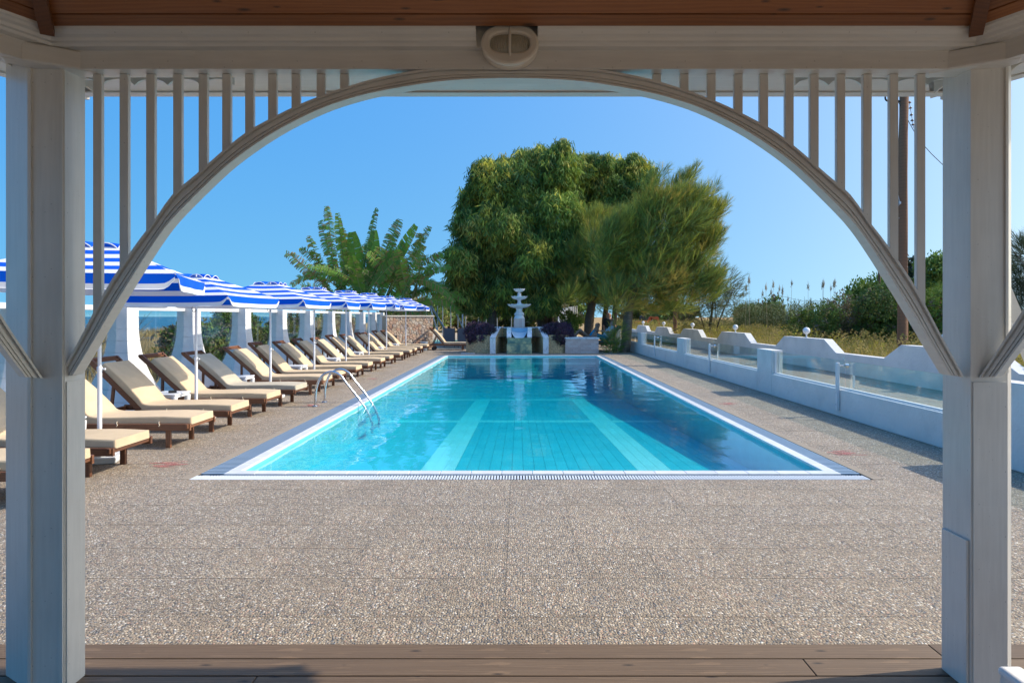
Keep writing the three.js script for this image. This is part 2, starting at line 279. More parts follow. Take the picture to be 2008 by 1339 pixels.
// ---- pool basin
const floorY = (d) => WL - (d < 19 ? 0.36 + (0.93 - 0.36) * (d - WD0) / (19 - WD0) : 0.93);
{
  const basin = struct('pool_basin', [uvm(box(0.13, 1.6, LD1 - LD0, LX0 + 0.065, -0.81, -(LD0 + LD1) / 2)), uvm(box(0.13, 1.6, LD1 - LD0, LX1 - 0.065, -0.81, -(LD0 + LD1) / 2)),
    uvm(box(WX1 - WX0, 1.6, 0.13, (WX0 + WX1) / 2, -0.81, -(LD0 + 0.065))), uvm(box(WX1 - WX0, 1.6, 0.14, (WX0 + WX1) / 2, -0.81, -(LD1 - 0.07)))], M.tileWall);
  const bed = (d0, d1) => { const g = new THREE.BufferGeometry().setFromPoints([V(WX0, floorY(d0) - 0.006, d0), V(WX1, floorY(d0) - 0.006, d0), V(WX1, floorY(d1) - 0.006, d1), V(WX0, floorY(d0) - 0.006, d0), V(WX1, floorY(d1) - 0.006, d1), V(WX0, floorY(d1) - 0.006, d1)]); g.computeVertexNormals(); return clean(g); };
  mesh('floor_bed', [bed(WD0 - 0.02, 19), bed(19, WD1 + 0.02)], M.grout, basin);
  // lip tiles
  const f = rng(77), tiles = [];
  for (let k = 0; k < 20; k++) { const w = (LX1 - LX0) / 20; tiles.push([LX0 + w * (k + 0.5), LD0 + 0.065, w - 0.004, 0.13]); tiles.push([LX0 + w * (k + 0.5), LD1 - 0.07, w - 0.004, 0.14]); }
  for (let k = 0; k < 58; k++) { const w = (WD1 - WD0) / 58; for (const x of [LX0 + 0.065, LX1 - 0.065]) tiles.push([x, WD0 + w * (k + 0.5), 0.13, w - 0.004]); }
  const sh = {};
  for (const [x, d, w, l] of tiles) { const key = w.toFixed(3) + l.toFixed(3); sh[key] ??= uvm(rbox(w, 0.03, l, 0.006)); const o = mesh('lip_tile', sh[key], pick(M.coping, f), basin); o.position.set(x, 0.0045, -d); }
  // floor tiles; two long lanes and cross bands in pale tile
  const TW = (WX1 - WX0) / 39, TL = 0.33, nearTiles = [], geoT = box(TW - 0.005, 0.012, TL - 0.003), rest = { a: [], b: [], c: [], p: [], q: [] };
  let n = 0;
  for (let j = 0; j < 58; j++) for (let i = 0; i < 39; i++) {
    const d = WD0 + (j + 0.5) * TL, x = WX0 + (i + 0.5) * TW, pale = ((x > -1.32 && x < -0.86) || (x > 1.66 && x < 2.12)) && d < 19.2 || (d > 13.95 && d < 14.3) || (d > 19.0 && d < 19.4);
    const slope = d < 19 ? (floorY(d + 0.1) - floorY(d - 0.1)) / 0.2 : 0, y = floorY(d), mat = pale ? pick(M.tilePale, f) : pick(M.tile, f);
    if (j >= 2 && n < 300) { const o = mesh('floor_tile', geoT, mat, basin); o.position.set(x, y, -d); o.rotation.x = Math.atan(slope); n++; } else {
      const g = geoT.clone(); g.rotateX(Math.atan(slope)); g.translate(x, y, -d); const key = pale ? (mat === M.tilePale[0] ? 'p' : 'q') : 'abc'[M.tile.indexOf(mat)]; rest[key].push(g);
    }
  }
  for (const [k, m] of [['a', M.tile[0]], ['b', M.tile[1]], ['c', M.tile[2]], ['p', M.tilePale[0]], ['q', M.tilePale[1]]]) if (rest[k].length) mesh('floor_tiling', rest[k], m, basin).userData.kind = 'stuff';
  // stepped mosaic emblem on the far wall and the floor before it
  const cx = 0.22, em = [];
  [[-2, 1, 0], [-3, 2, 1], [-4, 3, 2], [-4, 4, 3]].forEach(([a, b, r]) => { for (let i = a; i <= b; i++) em.push(box(0.165, 0.165, 0.008, cx + i * 0.17, WL - 0.2 - r * 0.17, -(WD1 - 0.004))); });
  mesh('mosaic_emblem', em, M.tileGreen, basin);
  const em2 = []; [[-4, 4, 0], [-3, 3, 1], [-2, 2, 2], [-2, 2, 3], [-1, 1, 4], [-1, 0, 5]].forEach(([a, b, r]) => { for (let i = a; i <= b; i++) if (!(i === 0 && r === 1)) em2.push(box(0.165, 0.008, 0.3, cx + i * 0.17, floorY(25) + 0.011, -(25.5 - r * 0.33))); });
  mesh('mosaic_emblem', em2, M.tileGreen, basin);
  mesh('wall_band', [box(WX1 - WX0 - 0.01, 0.1, 0.006, (WX0 + WX1) / 2, WL - 0.28, -(WD1 - 0.003))], M.tilePale[0], basin);
  // water: the surface, and below it the body that takes up the red light
  const sf = new THREE.PlaneGeometry(WX1 - WX0, WD1 - WD0, 1, 1); sf.rotateX(-Math.PI / 2); sf.translate((WX0 + WX1) / 2, WL, -(WD0 + WD1) / 2);
  const water = struct('water', uvm(sf), M.water);
  M.waterBody = phys(C(0.6, 0.9, 0.95), 0.0, { transmission: 1, thickness: 1, ior: 1.33, transparent: true, opacity: 0.0, attenuationColor: C(0.13, 0.82, 0.90), attenuationDistance: 3.6 });
  const prof = [[WD0 + 0.004, WL - 0.006], [WD1 - 0.012, WL - 0.006], [WD1 - 0.012, floorY(WD1) + 0.02], [19, floorY(19) + 0.02], [WD0 + 0.004, floorY(WD0) + 0.02]];
  const wb = extr(prof, WX1 - WX0 - 0.008); wb.rotateY(Math.PI / 2); wb.translate(WX0 + 0.004, 0, 0); // (d, y) runs along -z after the turn
  mesh('water_body', wb, M.waterBody, water);
  // gratings
  const gr = (name, where, x0, x1, d0, d1, acrossX, pitch) => {
    const o = thing('drain_grating', `slatted plastic overflow grating along the ${where} pool edge`, 'grating', [(x0 + x1) / 2, 0, -(d0 + d1) / 2], 0, 'overflow gratings round the pool');
    const w = x1 - x0, l = d1 - d0;
    mesh('channel', [box(w, 0.01, l, 0, -0.13, 0), box(0.006, 0.13, l, -w / 2 + 0.003, -0.07, 0), box(0.006, 0.13, l, w / 2 - 0.003, -0.07, 0), box(w - 0.013, 0.13, 0.006, 0, -0.07, -l / 2 + 0.003), box(w - 0.013, 0.13, 0.006, 0, -0.07, l / 2 - 0.003)], M.dark, o);
    const n = Math.floor((acrossX ? l : w) / pitch), bg = acrossX ? box(w - 0.016, 0.02, pitch * 0.62) : box(pitch * 0.56, 0.02, l - 0.016);
    const im = new THREE.InstancedMesh(bg, acrossX ? M.grateSide : M.grate, n), m = new THREE.Matrix4();
    for (let k = 0; k < n; k++) { const t = -((acrossX ? l : w) / 2) + (k + 0.5) * pitch; m.makeTranslation(acrossX ? 0 : t, -0.008, acrossX ? t : 0); im.setMatrixAt(k, m); }
    im.name = 'bars'; im.userData.kind = 'stuff'; o.add(im);
    mesh('rim', acrossX ? [box(0.012, 0.018, l, -w / 2 + 0.05, -0.026, 0), box(0.012, 0.018, l, w / 2 - 0.05, -0.026, 0)] : [box(w, 0.018, 0.012, 0, -0.026, -l / 2 + 0.03), box(w, 0.018, 0.012, 0, -0.026, l / 2 - 0.03)], M.grate, o);
  };
  gr('left', 'left long', GX0, LX0, LD0, GD1, true, 0.06);
  gr('right', 'right long', LX1, GX1, LD0, GD1, true, 0.06);
  gr('near', 'near short', GX0, GX1, GD0, LD0, false, 0.03);
  gr('far', 'far short', LX0, LX1, LD1, GD1, false, 0.03);
}
{ // steel ladder at the left edge
  const o = thing('pool_ladder', 'curved stainless steel pool ladder handrails at the left edge', 'ladder', [-3.78, 0, -11.35]);
  for (const dz of [0, -0.55]) {
    mesh('handrail', tube([new THREE.Vector3(0, 0, dz), new THREE.Vector3(0.03, 0.36, dz), new THREE.Vector3(0.13, 0.56, dz), new THREE.Vector3(0.30, 0.64, dz), new THREE.Vector3(0.46, 0.58, dz), new THREE.Vector3(0.57, 0.44, dz), new THREE.Vector3(0.92, -0.02, dz), new THREE.Vector3(1.05, -0.3, dz), new THREE.Vector3(1.06, -0.5, dz)], 0.0225, 48, 12), M.steel, o);
    mesh('flange', lathe([[0.0, 0.012], [0.035, 0.012], [0.055, 0.005], [0.055, 0]]).translate(0, 0.006, dz), M.steel, o);
  }
  for (const [x, y] of [[0.99, -0.2], [1.055, -0.42]]) mesh('rung', box(0.08, 0.02, 0.53, x, y, -0.275), M.steel, o);
}
// ---------------------------------------------------------------- the gazebo the view looks out of
const FLOOR = 0.02;
{
  const fl = struct('wooden_floor', uvm(box(8.6, 0.03, 7.2, 0, FLOOR - 0.05, 0.56)), M.mortar);
  const f = rng(31); let d = 3.085;
  const cut = { 0: [2.06], 1: [1.37], 2: [2.6, -1.2] };
  for (let r = 0; d > -4; r++) {
    const w = r === 0 ? 0.134 : 0.142, cuts = [-4.2, ...(cut[r] ?? [rr(-2.5, -0.5, f), rr(0.5, 2.8, f)]).slice().sort((a, b) => a - b), 4.2];
    for (let k = 0; k + 1 < cuts.length; k++) { const o = mesh('floor_plank', uvm(rbox(cuts[k + 1] - cuts[k] - 0.004, 0.028, w - 0.007, 0.004), 'auto', [f() * 9, f() * 3]), M.deckWood[Math.floor(f() * 3)], fl); o.position.set((cuts[k] + cuts[k + 1]) / 2, FLOOR - 0.014, -(d - w / 2)); }
    d -= w;
  }
}
const gz = thing('gazebo', 'white painted wooden gazebo with arched slatted openings and pine ceiling, framing the view', 'gazebo');
const GC = new THREE.Vector3(-0.02, 0, 0.82), PD = 2.78;             // centre of the hexagon; depth of the front posts
const px = (x, d) => (x - VPX) * d / FOC, py = (y, d) => EYE + (HOR - y) * d / FOC;
function turned(g, k) { g.translate(-GC.x, 0, -GC.z); g.rotateY(k * Math.PI / 3); g.translate(GC.x, 0, GC.z); return g; }
{
  const TOPY = 2.9;
  // posts: plan outlines in (x, d)
  const post = (plan, y0, y1) => { const g = extr(plan.map(([x, d]) => [x, d]), y1 - y0, 0.004); g.rotateX(-Math.PI / 2); g.translate(0, y0, 0); return uvm(g, 'y'); };
  const L = [[px(57, 2.7), 2.7], [px(125, 2.7), 2.7], [px(125, 2.7), 2.82], [-2.25, 2.84], [px(57, 2.7) - 0.195, 2.7 + 0.113]];
  const RR = [[px(1905, 2.7), 2.7], [px(1975, 2.7), 2.7], [px(1975, 2.7) + 0.035, 2.725], [px(1975, 2.7) + 0.06, 2.87], [px(1905, 2.7), 2.87]];
  const pl = mesh('post', post(L, FLOOR, TOPY), M.paint, gz), pr = mesh('post', post(RR, FLOOR, TOPY), M.paint, gz);
  // thin cover boards low on the posts
  mesh('cover_board', uvm(box(0.006, 1.36, 0.108, px(125, 2.7) + 0.0075, FLOOR + 0.68, -2.757), 'y'), M.paint, pl);
  mesh('cover_board', uvm(box(0.15, 1.36, 0.006, (px(1905, 2.7) + px(1975, 2.7)) / 2, FLOOR + 0.68, -2.6925), 'y'), M.paint, pr);
  mesh('cover_board', uvm(rbox(0.012, 0.66, 0.16, 0.003, px(1905, 2.7) - 0.0105, FLOOR + 0.33, -2.785), 'y'), M.paint, pr);
  mesh('corner_bead', uvm(box(0.014, 2.78, 0.008, px(60, 2.7), FLOOR + 1.41, -2.692), 'y'), M.paint, pl);
  mesh('corner_bead', uvm(box(0.014, 2.78, 0.008, px(122, 2.7), FLOOR + 1.41, -2.692), 'y'), M.paint, pl);
  mesh('corner_bead', uvm(box(0.012, 1.4, 0.008, px(1972, 2.7), FLOOR + 2.1, -2.692), 'y'), M.paint, pr);
  for (const k of [1, 2, 3, 4]) { const g = box(0.17, TOPY - FLOOR, 0.17, -2.08, (TOPY + FLOOR) / 2, -PD); mesh('post', uvm(turned(g, k), 'y'), M.paint, gz); }
  // six bays of beam, cornice and eaves
  const xL = -2.12, xR = 2.09;
  const cornice = [[2.7, 2.842], [2.665, 2.846], [2.66, 2.858], [2.645, 2.861], [2.64, 2.874], [2.62, 2.879], [2.612, 2.888], [2.6, 2.892], [2.595, 2.905], [2.7, 2.905]];
  for (let k = 0; k < 6; k++) {
    const bm = mesh('beam', uvm(turned(rbox(xR - xL, 0.12, 0.1, 0.004, (xL + xR) / 2, 2.761 + 0.06, -2.75), k)), M.paint, gz);
    for (const [a, b] of k ? [[-2.05, 2.01]] : [[-2.05, px(934, 2.65)], [px(1054, 2.65), 2.01]]) { const cg = extr(cornice, b - a); cg.rotateY(Math.PI / 2); cg.translate(a, 0, 0); mesh('cornice', uvm(turned(cg, k)), M.paint, bm); }
    const soff = extr([[-2.3, 2.86], [2.3, 2.86], [2.48, 3.25], [-2.48, 3.25]], 0.012); soff.rotateX(-Math.PI / 2); soff.translate(-0.02, 2.866, 0); mesh('eaves_board', uvm(turned(soff, k)), M.paint, gz);
    const fa = mesh('fascia', uvm(turned(merge([box(4.9, 0.13, 0.024, -0.02, 2.925, -3.305), box(4.86, 0.012, 0.045, -0.02, 2.864, -3.275)]), k)), M.paint, gz);
    // scalloped trim at both ends of the eaves
    for (const s of [-1, 1]) {
      const pts = []; const x0 = 1.36, x1 = 2.32, n = 6, w = (x1 - x0) / n; pts.push([s * x0, 2.864], [s * x1, 2.864]);
      for (let i = n; i > 0; i--) for (let q = 0; q <= 8; q++) { const t = q / 8; pts.push([s * (x0 + w * (i - t)), 2.788 + 0.03 * Math.pow(Math.sin(Math.PI * t), 0.6)]); }
      const g = extr(s > 0 ? pts : pts.slice().reverse(), 0.012); g.translate(-0.02, 0, -2.97); mesh('scalloped_trim', uvm(turned(g, k)), M.paint, fa);
    }
    // moulded capping across the post head, square to the line to the centre
    const cp = rbox(0.34, 0.085, 0.08, 0.012, 0, 0, 0, 2); cp.rotateY(Math.PI / 6); cp.translate(-2.05, 2.80, -2.68); mesh('post_capping', uvm(turned(cp, k)), M.paint, gz);
  }
  // arch of the front bay, traced as a curve standing 2.75 m ahead
  const AD = 2.75, out = [[128, 738], [174, 654], [224, 560], [284, 472], [309, 440], [349, 384], [390, 349], [453, 294], [495, 262], [540, 237], [589, 213], [638, 193], [694, 174], [744, 160], [831, 144], [915, 140], [1003, 139]];
  const inn = [[160, 733], [198, 672], [236, 609], [302, 502], [331, 460], [380, 406], [450, 338], [500, 300], [560, 261], [641, 221], [694, 203], [748, 190], [859, 172], [930, 166], [1003, 164]];
  const full = (h) => { const c = new THREE.CatmullRomCurve3([...h, ...h.slice(0, -1).reverse().map(([x, y]) => [2006 - x, y])].map(([x, y]) => new THREE.Vector3(px(x, AD), py(y, AD), 0)), false, 'centripetal'); return c.getPoints(90); };
  const O = full(out), I = full(inn), mix = (t) => O.map((o, i) => [o.x + (I[i].x - o.x) * t, o.y + (I[i].y - o.y) * t]);
  const ribbon = (t0, t1, d0, d1) => { const g = extr([...mix(t0), ...mix(t1).reverse()], d1 - d0); g.translate(0, 0, -d1); return g; };
  const archGeo = () => merge([ribbon(0.06, 0.80, 2.722, 2.772)]);
  const mould = () => [ribbon(0.0, 0.13, 2.706, 2.774), ribbon(0.24, 0.44, 2.716, 2.7225), ribbon(0.52, 0.64, 2.714, 2.7225), ribbon(0.72, 0.84, 2.708, 2.774)];
  const yAt = (x) => { for (let i = 0; i + 1 < O.length; i++) if ((O[i].x - x) * (O[i + 1].x - x) <= 0 && O[i].x !== O[i + 1].x) return O[i].y + (O[i + 1].y - O[i].y) * (x - O[i].x) / (O[i + 1].x - O[i].x); return 2.0; };
  const sl = [191, 243, 295, 348, 398, 444, 489, 534, 580, 629, 675, 1288, 1342, 1395, 1448, 1498, 1548, 1597, 1649, 1701, 1753, 1806];
  for (const k of [0, 1, 5]) {
    const arch = mesh('arch', uvm(turned(archGeo(), k)), M.paint, gz);
    mesh('arch_moulding', uvm(turned(merge(mould()), k)), M.paint, arch);
    sl.forEach((s, si) => { if (k && (si < 4 || si > 17)) return; const x = px(s, 2.76), y0 = yAt(x) - 0.012, y1 = 2.7605; const g = rbox(0.039, y1 - y0, 0.022, 0.003, x, (y0 + y1) / 2, -2.765); mesh('slat', uvm(turned(g, k), 'y'), M.paint, arch); });
  }
  mesh('brace', uvm(beamBox(V(px(1968, 2.9), py(568, 2.9), 2.9), V(px(2040, 2.9), py(740, 2.9), 2.9), 0.03, 0.06)), M.paint, gz);
  // pine ceiling: boards of each of the six slopes, hips between them, roof skin above
  const sl0 = 0.36, dTop = -0.82, f = rng(55);
  for (let k = 0; k < 6; k++) {
    let d = 2.598, n = 0;
    while (d > dTop + 0.15) {
      const w = n === 0 ? 0.062 : 0.112, d2 = Math.max(dTop + 0.1, d - w), h = (q) => (q - dTop) * Math.tan(Math.PI / 6), y = (q) => 2.9 + sl0 * (2.598 - q), c = GC.x;
      const gap = 0.007, a = d - gap / 2, b = d2 + gap / 2, th = 0.016;
      const P = (x, q, up) => V(c + x, y(q) + up, q), v = [P(-h(a), a, 0), P(h(a), a, 0), P(h(b), b, 0), P(-h(b), b, 0), P(-h(a), a, th), P(h(a), a, th), P(h(b), b, th), P(-h(b), b, th)];
      const g = new THREE.BufferGeometry().setFromPoints([0, 2, 1, 0, 3, 2, 4, 5, 6, 4, 6, 7, 0, 1, 5, 0, 5, 4, 3, 7, 6, 3, 6, 2].map((i) => v[i])); g.computeVertexNormals();
      const ug = clean(g); { const p = ug.attributes.position, o = f() * 7, o2 = f() * 3; for (let i = 0; i < p.count; i++) ug.attributes.uv.setXY(i, p.getX(i) + o, -p.getZ(i) + o2); }
      mesh('ceiling_board', turned(ug, k), M.pine[Math.floor(f() * 2)], gz); d = d2; n++;
    }
    const hip = beamBox(V(GC.x - 1.985, 2.885, 2.602), V(GC.x, 2.885 + sl0 * 3.42, dTop), 0.05, 0.05); mesh('hip_rafter', uvm(turned(hip, k)), M.pineDark, gz);
    const a = 3.36, hw = (a + 0.82) * Math.tan(Math.PI / 6), v = [V(GC.x - hw, 2.965, a), V(GC.x + hw, 2.965, a), V(GC.x, 4.45, dTop), V(GC.x - hw, 3.0, a), V(GC.x + hw, 3.0, a), V(GC.x, 4.5, dTop)];
    const g = new THREE.BufferGeometry().setFromPoints([0, 2, 1, 3, 4, 5, 0, 1, 4, 0, 4, 3].map((i) => v[i])); g.computeVertexNormals(); mesh('roof_slope', turned(clean(g), k), M.pineDark, gz);
  }
}
{ // oval bulkhead lamp on the beam
  const o = thing('bulkhead_lamp', 'oval ivory bulkhead lamp with ribbed glass on the gazebo beam', 'lamp', [px(1000, 2.655), py(90, 2.655), -2.655]);
  const ell = (rx, ry, e = 1, n = 48) => Array.from({ length: n }, (_, i) => { const c = Math.cos(i / n * 2 * Math.PI), s = Math.sin(i / n * 2 * Math.PI); return [rx * Math.sign(c) * Math.pow(Math.abs(c), e), ry * Math.sign(s) * Math.pow(Math.abs(s), e)]; });
  const iv = phys(C(0.70, 0.64, 0.54), 0.4, { map: mottle });
  const back = extr(ell(0.118, 0.086), 0.035, 0.004); back.translate(0, 0, -0.04); mesh('housing', back, iv, o);
  const ring = extr(ell(0.113, 0.081), 0.012, 0.011, [ell(0.096, 0.052, 0.72).reverse()]); ring.translate(0, 0, 0.012); mesh('frame', ring, iv, o);
  const P = (u, v) => { const t = u * Math.PI * 2, c = Math.cos(t), s = Math.sin(t), e = 0.72, x = 0.095 * v * Math.sign(c) * Math.pow(Math.abs(c), e), y = 0.05 * v * Math.sign(s) * Math.pow(Math.abs(s), e); return new THREE.Vector3(x, y, 0.006 + 0.026 * Math.sqrt(Math.max(0, 1 - v * v)) + 0.0016 * Math.sin(x * 700)); };
  mesh('glass', grid(96, 40, P), phys(C(0.75, 0.72, 0.62), 0.1, { transmission: 0.7, thickness: 0, ior: 1.5 }), o);
  mesh('reflector', extr(ell(0.096, 0.052, 0.72), 0.003).translate(0, 0, 0.001), std(C(0.42, 0.38, 0.30), 0.45), o);
  mesh('bulb', [bar(new THREE.Vector3(-0.05, -0.002, 0.012), new THREE.Vector3(0.04, -0.002, 0.012), 0.014, 0.014, 10)], std(C(0.7, 0.68, 0.62), 0.3), o);
  mesh('guard_bar', [tube([new THREE.Vector3(0, 0.088, 0.022), new THREE.Vector3(0, 0.05, 0.036), new THREE.Vector3(0, 0, 0.043), new THREE.Vector3(0, -0.04, 0.036), new THREE.Vector3(0, -0.072, 0.024)], 0.0058, 20, 8), bar(new THREE.Vector3(0, -0.04, 0.03), new THREE.Vector3(0, -0.08, 0.022), 0.006, 0.014, 10), rbox(0.018, 0.016, 0.03, 0.004, 0, 0.09, 0.012)], iv, o);
  mesh('backing_board', uvm(box(0.268, 0.12, 0.04, 0.0, 0.0, -0.035).translate(-0.014, 2.9 - py(90, 2.655), 0)), M.paint, o);
}
{ // plastic armchair at the near right corner
  const o = thing('plastic_chair', 'white moulded plastic armchair just inside the gazebo by the right post', 'chair', [1.77, FLOOR, -1.66]);
  const W = 0.56;
  mesh('seat', rbox(0.46, 0.03, 0.46, 0.014, 0, 0.42, 0, 3), M.plastic, o);
  mesh('backrest', grid(10, 12, (u, v) => new THREE.Vector3((u - 0.5) * 0.48, 0.44 + v * 0.42, 0.22 + 0.08 * v - 0.05 * Math.cos((u - 0.5) * 3))).clone(), M.plastic, o);
  for (const s of [-1, 1]) {
    mesh('armrest', [rbox(0.075, 0.03, 0.44, 0.014, s * 0.265, 0.565, 0, 3)], M.plastic, o);
    mesh('leg', [beamBox(new THREE.Vector3(s * 0.265, 0.56, -0.19), new THREE.Vector3(s * 0.29, 0, -0.23), 0.06, 0.055)], M.plastic, o);
    mesh('leg', [beamBox(new THREE.Vector3(s * 0.24, 0.56, 0.2), new THREE.Vector3(s * 0.26, 0, 0.27), 0.05, 0.05)], M.plastic, o);
  }
}
// ---------------------------------------------------------------- sun loungers
// own axes: x runs from the foot end (0) back to the head (negative), z across; the near side is +z
function lounger(name, tilt, seatX, mats, opt = {}) {
  const o = new THREE.Group(); o.name = name; const f = rng(Math.floor(tilt * 1000)), W = 0.66, rail = mats.wood, top = 0.31;
  const P = (x, y, z) => new THREE.Vector3(x, y, z);
  for (const s of [-1, 1]) mesh('side_rail', uvm(rbox(1.95, 0.085, 0.034, 0.006, -0.985, top - 0.0425, s * (W / 2 - 0.017)), 'auto', [f(), f()]), rail, o);
  mesh('end_rail', uvm(rbox(0.034, 0.055, W + 0.05, 0.006, -0.045, top - 0.029, 0), 'z'), rail, o);
  mesh('end_rail', uvm(rbox(0.03, 0.07, W - 0.07, 0.006, -1.93, top - 0.05, 0), 'z'), rail, o);
  for (let k = 0; k < 8; k++) mesh('bed_slat', uvm(box(0.07, 0.014, W - 0.072, -0.16 - k * 0.155, top - 0.008, 0), 'z'), rail, o);
  for (const s of [-1, 1]) { mesh('leg', uvm(rbox(0.062, 0.27, 0.04, 0.006, -0.31, 0.135, s * (W / 2 - 0.055)), 'y', [f(), f()]), rail, o); if (!opt.wheels) mesh('leg', uvm(rbox(0.062, 0.27, 0.04, 0.006, -1.74, 0.135, s * (W / 2 - 0.055)), 'y', [f(), f()]), rail, o); }
  if (opt.wheels) for (const s of [-1, 1]) { const g = new THREE.CylinderGeometry(0.09, 0.09, 0.04, 20); g.rotateX(Math.PI / 2); g.translate(-1.72, 0.09, s * (W / 2 - 0.02)); mesh('wheel', g, M.rubber, o); mesh('leg', uvm(rbox(0.05, 0.18, 0.04, 0.006, -1.72, 0.18, s * (W / 2 - 0.065)), 'y'), rail, o); }
  // raised back: two rails, a rounded head bar, a few slats and its prop
  const c = Math.cos(tilt), sn = Math.sin(tilt), B = (t, off, z) => P(seatX - t * c - off * sn * -1 * 0 + off * sn, top + t * sn + off * c, z);
  for (const s of [-1, 1]) mesh('back_rail', uvm(beamBox(B(0, 0, s * (W / 2 - 0.055)), B(1.04, 0, s * (W / 2 - 0.04)), 0.034, 0.07), 'auto', [f(), f()]), rail, o);
  mesh('head_bar', [uvm(beamBox(B(1.0, 0.0, -W / 2 + 0.075), B(1.0, 0.0, W / 2 - 0.075), 0.08, 0.03), 'z'), bar(B(1.04, 0, -W / 2 + 0.01), B(1.04, 0, W / 2 - 0.01), 0.026, 0.024, 10)], rail, o);
  for (let k = 0; k < 5; k++) mesh('back_slat', uvm(beamBox(B(0.12 + k * 0.17, -0.005, -W / 2 + 0.075), B(0.12 + k * 0.17, -0.005, W / 2 - 0.075), 0.06, 0.012), 'z'), rail, o);
  for (const s of [-1, 1]) mesh('prop', uvm(beamBox(B(0.55, -0.04, s * (W / 2 - 0.1)), P(-1.80, top - 0.05, s * (W / 2 - 0.1)), 0.028, 0.04)), rail, o);
  // cushion: one long pad that bends at the hinge
  const th = 0.055, y0 = top + 0.006, bend = 0.06, prof = [], up = [];
  const Lb = 0.84, F = -0.03;
  const lower = [[F, y0], [-0.5, y0], [seatX + bend, y0], [seatX - 0.02, y0 + 0.02]]; for (const t of [0.1, 0.35, 0.6, Lb]) { const q = B(t, 0.042, 0); lower.push([q.x, q.y]); }
  const upper = [[F - 0.004, y0 + th], [-0.35, y0 + th + 0.012], [-0.75, y0 + th + 0.006], [seatX + 0.12, y0 + th + 0.004], [seatX + 0.03, y0 + th + 0.03]]; for (const t of [0.13, 0.38, 0.62, Lb]) { const q = B(t, 0.042 + th + (t > 0.3 && t < 0.8 ? 0.014 : 0), 0); upper.push([q.x, q.y]); }
  const sm = (l) => new THREE.CatmullRomCurve3(l.map(([x, y]) => P(x, y, 0)), false, 'centripetal').getPoints(22).map((q) => [q.x, q.y]);
  const pad = extr([...sm(lower), ...sm(upper).reverse()], W - 0.12, 0.018); pad.translate(0, 0, -(W - 0.12) / 2);
  const cu = mesh('cushion', uvm(pad), mats.cloth, o);
  { const q0 = B(0.02, 0.042 + th + 0.012, 0); mesh('seam', [bar(P(seatX + 0.02, y0 + th + 0.03, -W / 2 + 0.05), P(seatX + 0.02, y0 + th + 0.03, W / 2 - 0.05), 0.004, 0.004, 5)], M.strap, cu); }
  for (const [t, s] of [[-0.42, 1], [-0.95, 1]]) mesh('tie', [tube([P(t, y0 + 0.02, s * (W / 2 - 0.04)), P(t + 0.01, y0 + 0.0, s * (W / 2 - 0.012)), P(t + 0.03, y0 - 0.02, s * (W / 2 + 0.006)), P(t + 0.02, y0 - 0.035, s * (W / 2 + 0.008))], 0.006, 8, 5)], M.strap, cu);
  { const q = B(0.62, 0.05, 0); mesh('tie', [bar(P(q.x, q.y, W / 2 - 0.06), P(q.x - 0.05, q.y - 0.06, W / 2 - 0.03), 0.005, 0.005, 5)], M.strap, cu); }
  return o;
}
const LZ = [5.4, 6.35, 7.77, 8.83, 10.15, 11.35, 13.0, 14.15, 15.6, 16.85, 18.5, 19.7, 21.5, 23.2, 24.6, 26.0, 27.7];   // near leg of each lounger
{
  const kinds = [0.74, 0.77, 0.72, 0.78].map((t, i) => lounger('sun_lounger', t, -1.36 + 0.02 * (i % 2), { wood: M.teak[i % 3], cloth: M.cushion[i % 3] }));
  const grey = lounger('sun_lounger', 0.70, -1.34, { wood: M.teak[1], cloth: M.cushionGrey });
  const f = rng(404);
  LZ.forEach((d, i) => {
    const src = i === 5 ? grey : kinds[i % 4], o = src.clone(); o.name = numbered('sun_lounger'); scene.add(o);
    o.position.set(-4.14 + rr(-0.03, 0.03, f), 0, -(d + 0.275)); o.rotation.y = rr(-0.03, 0.03, f);
    tag(o, i === 5 ? 'wooden sun lounger with greyer cushion, sixth in the row from the gazebo' : i === 0 ? 'wooden sun lounger with beige cushion, nearest the gazebo, mostly outside the left frame edge' : i === 16 ? 'wooden sun lounger with beige cushion, last of the row, by the stone wall' : `wooden sun lounger with beige cushion, ${WORDS[i]} in the row from the gazebo`, 'sun lounger', 'sun loungers in a row along the pool');
  });
}
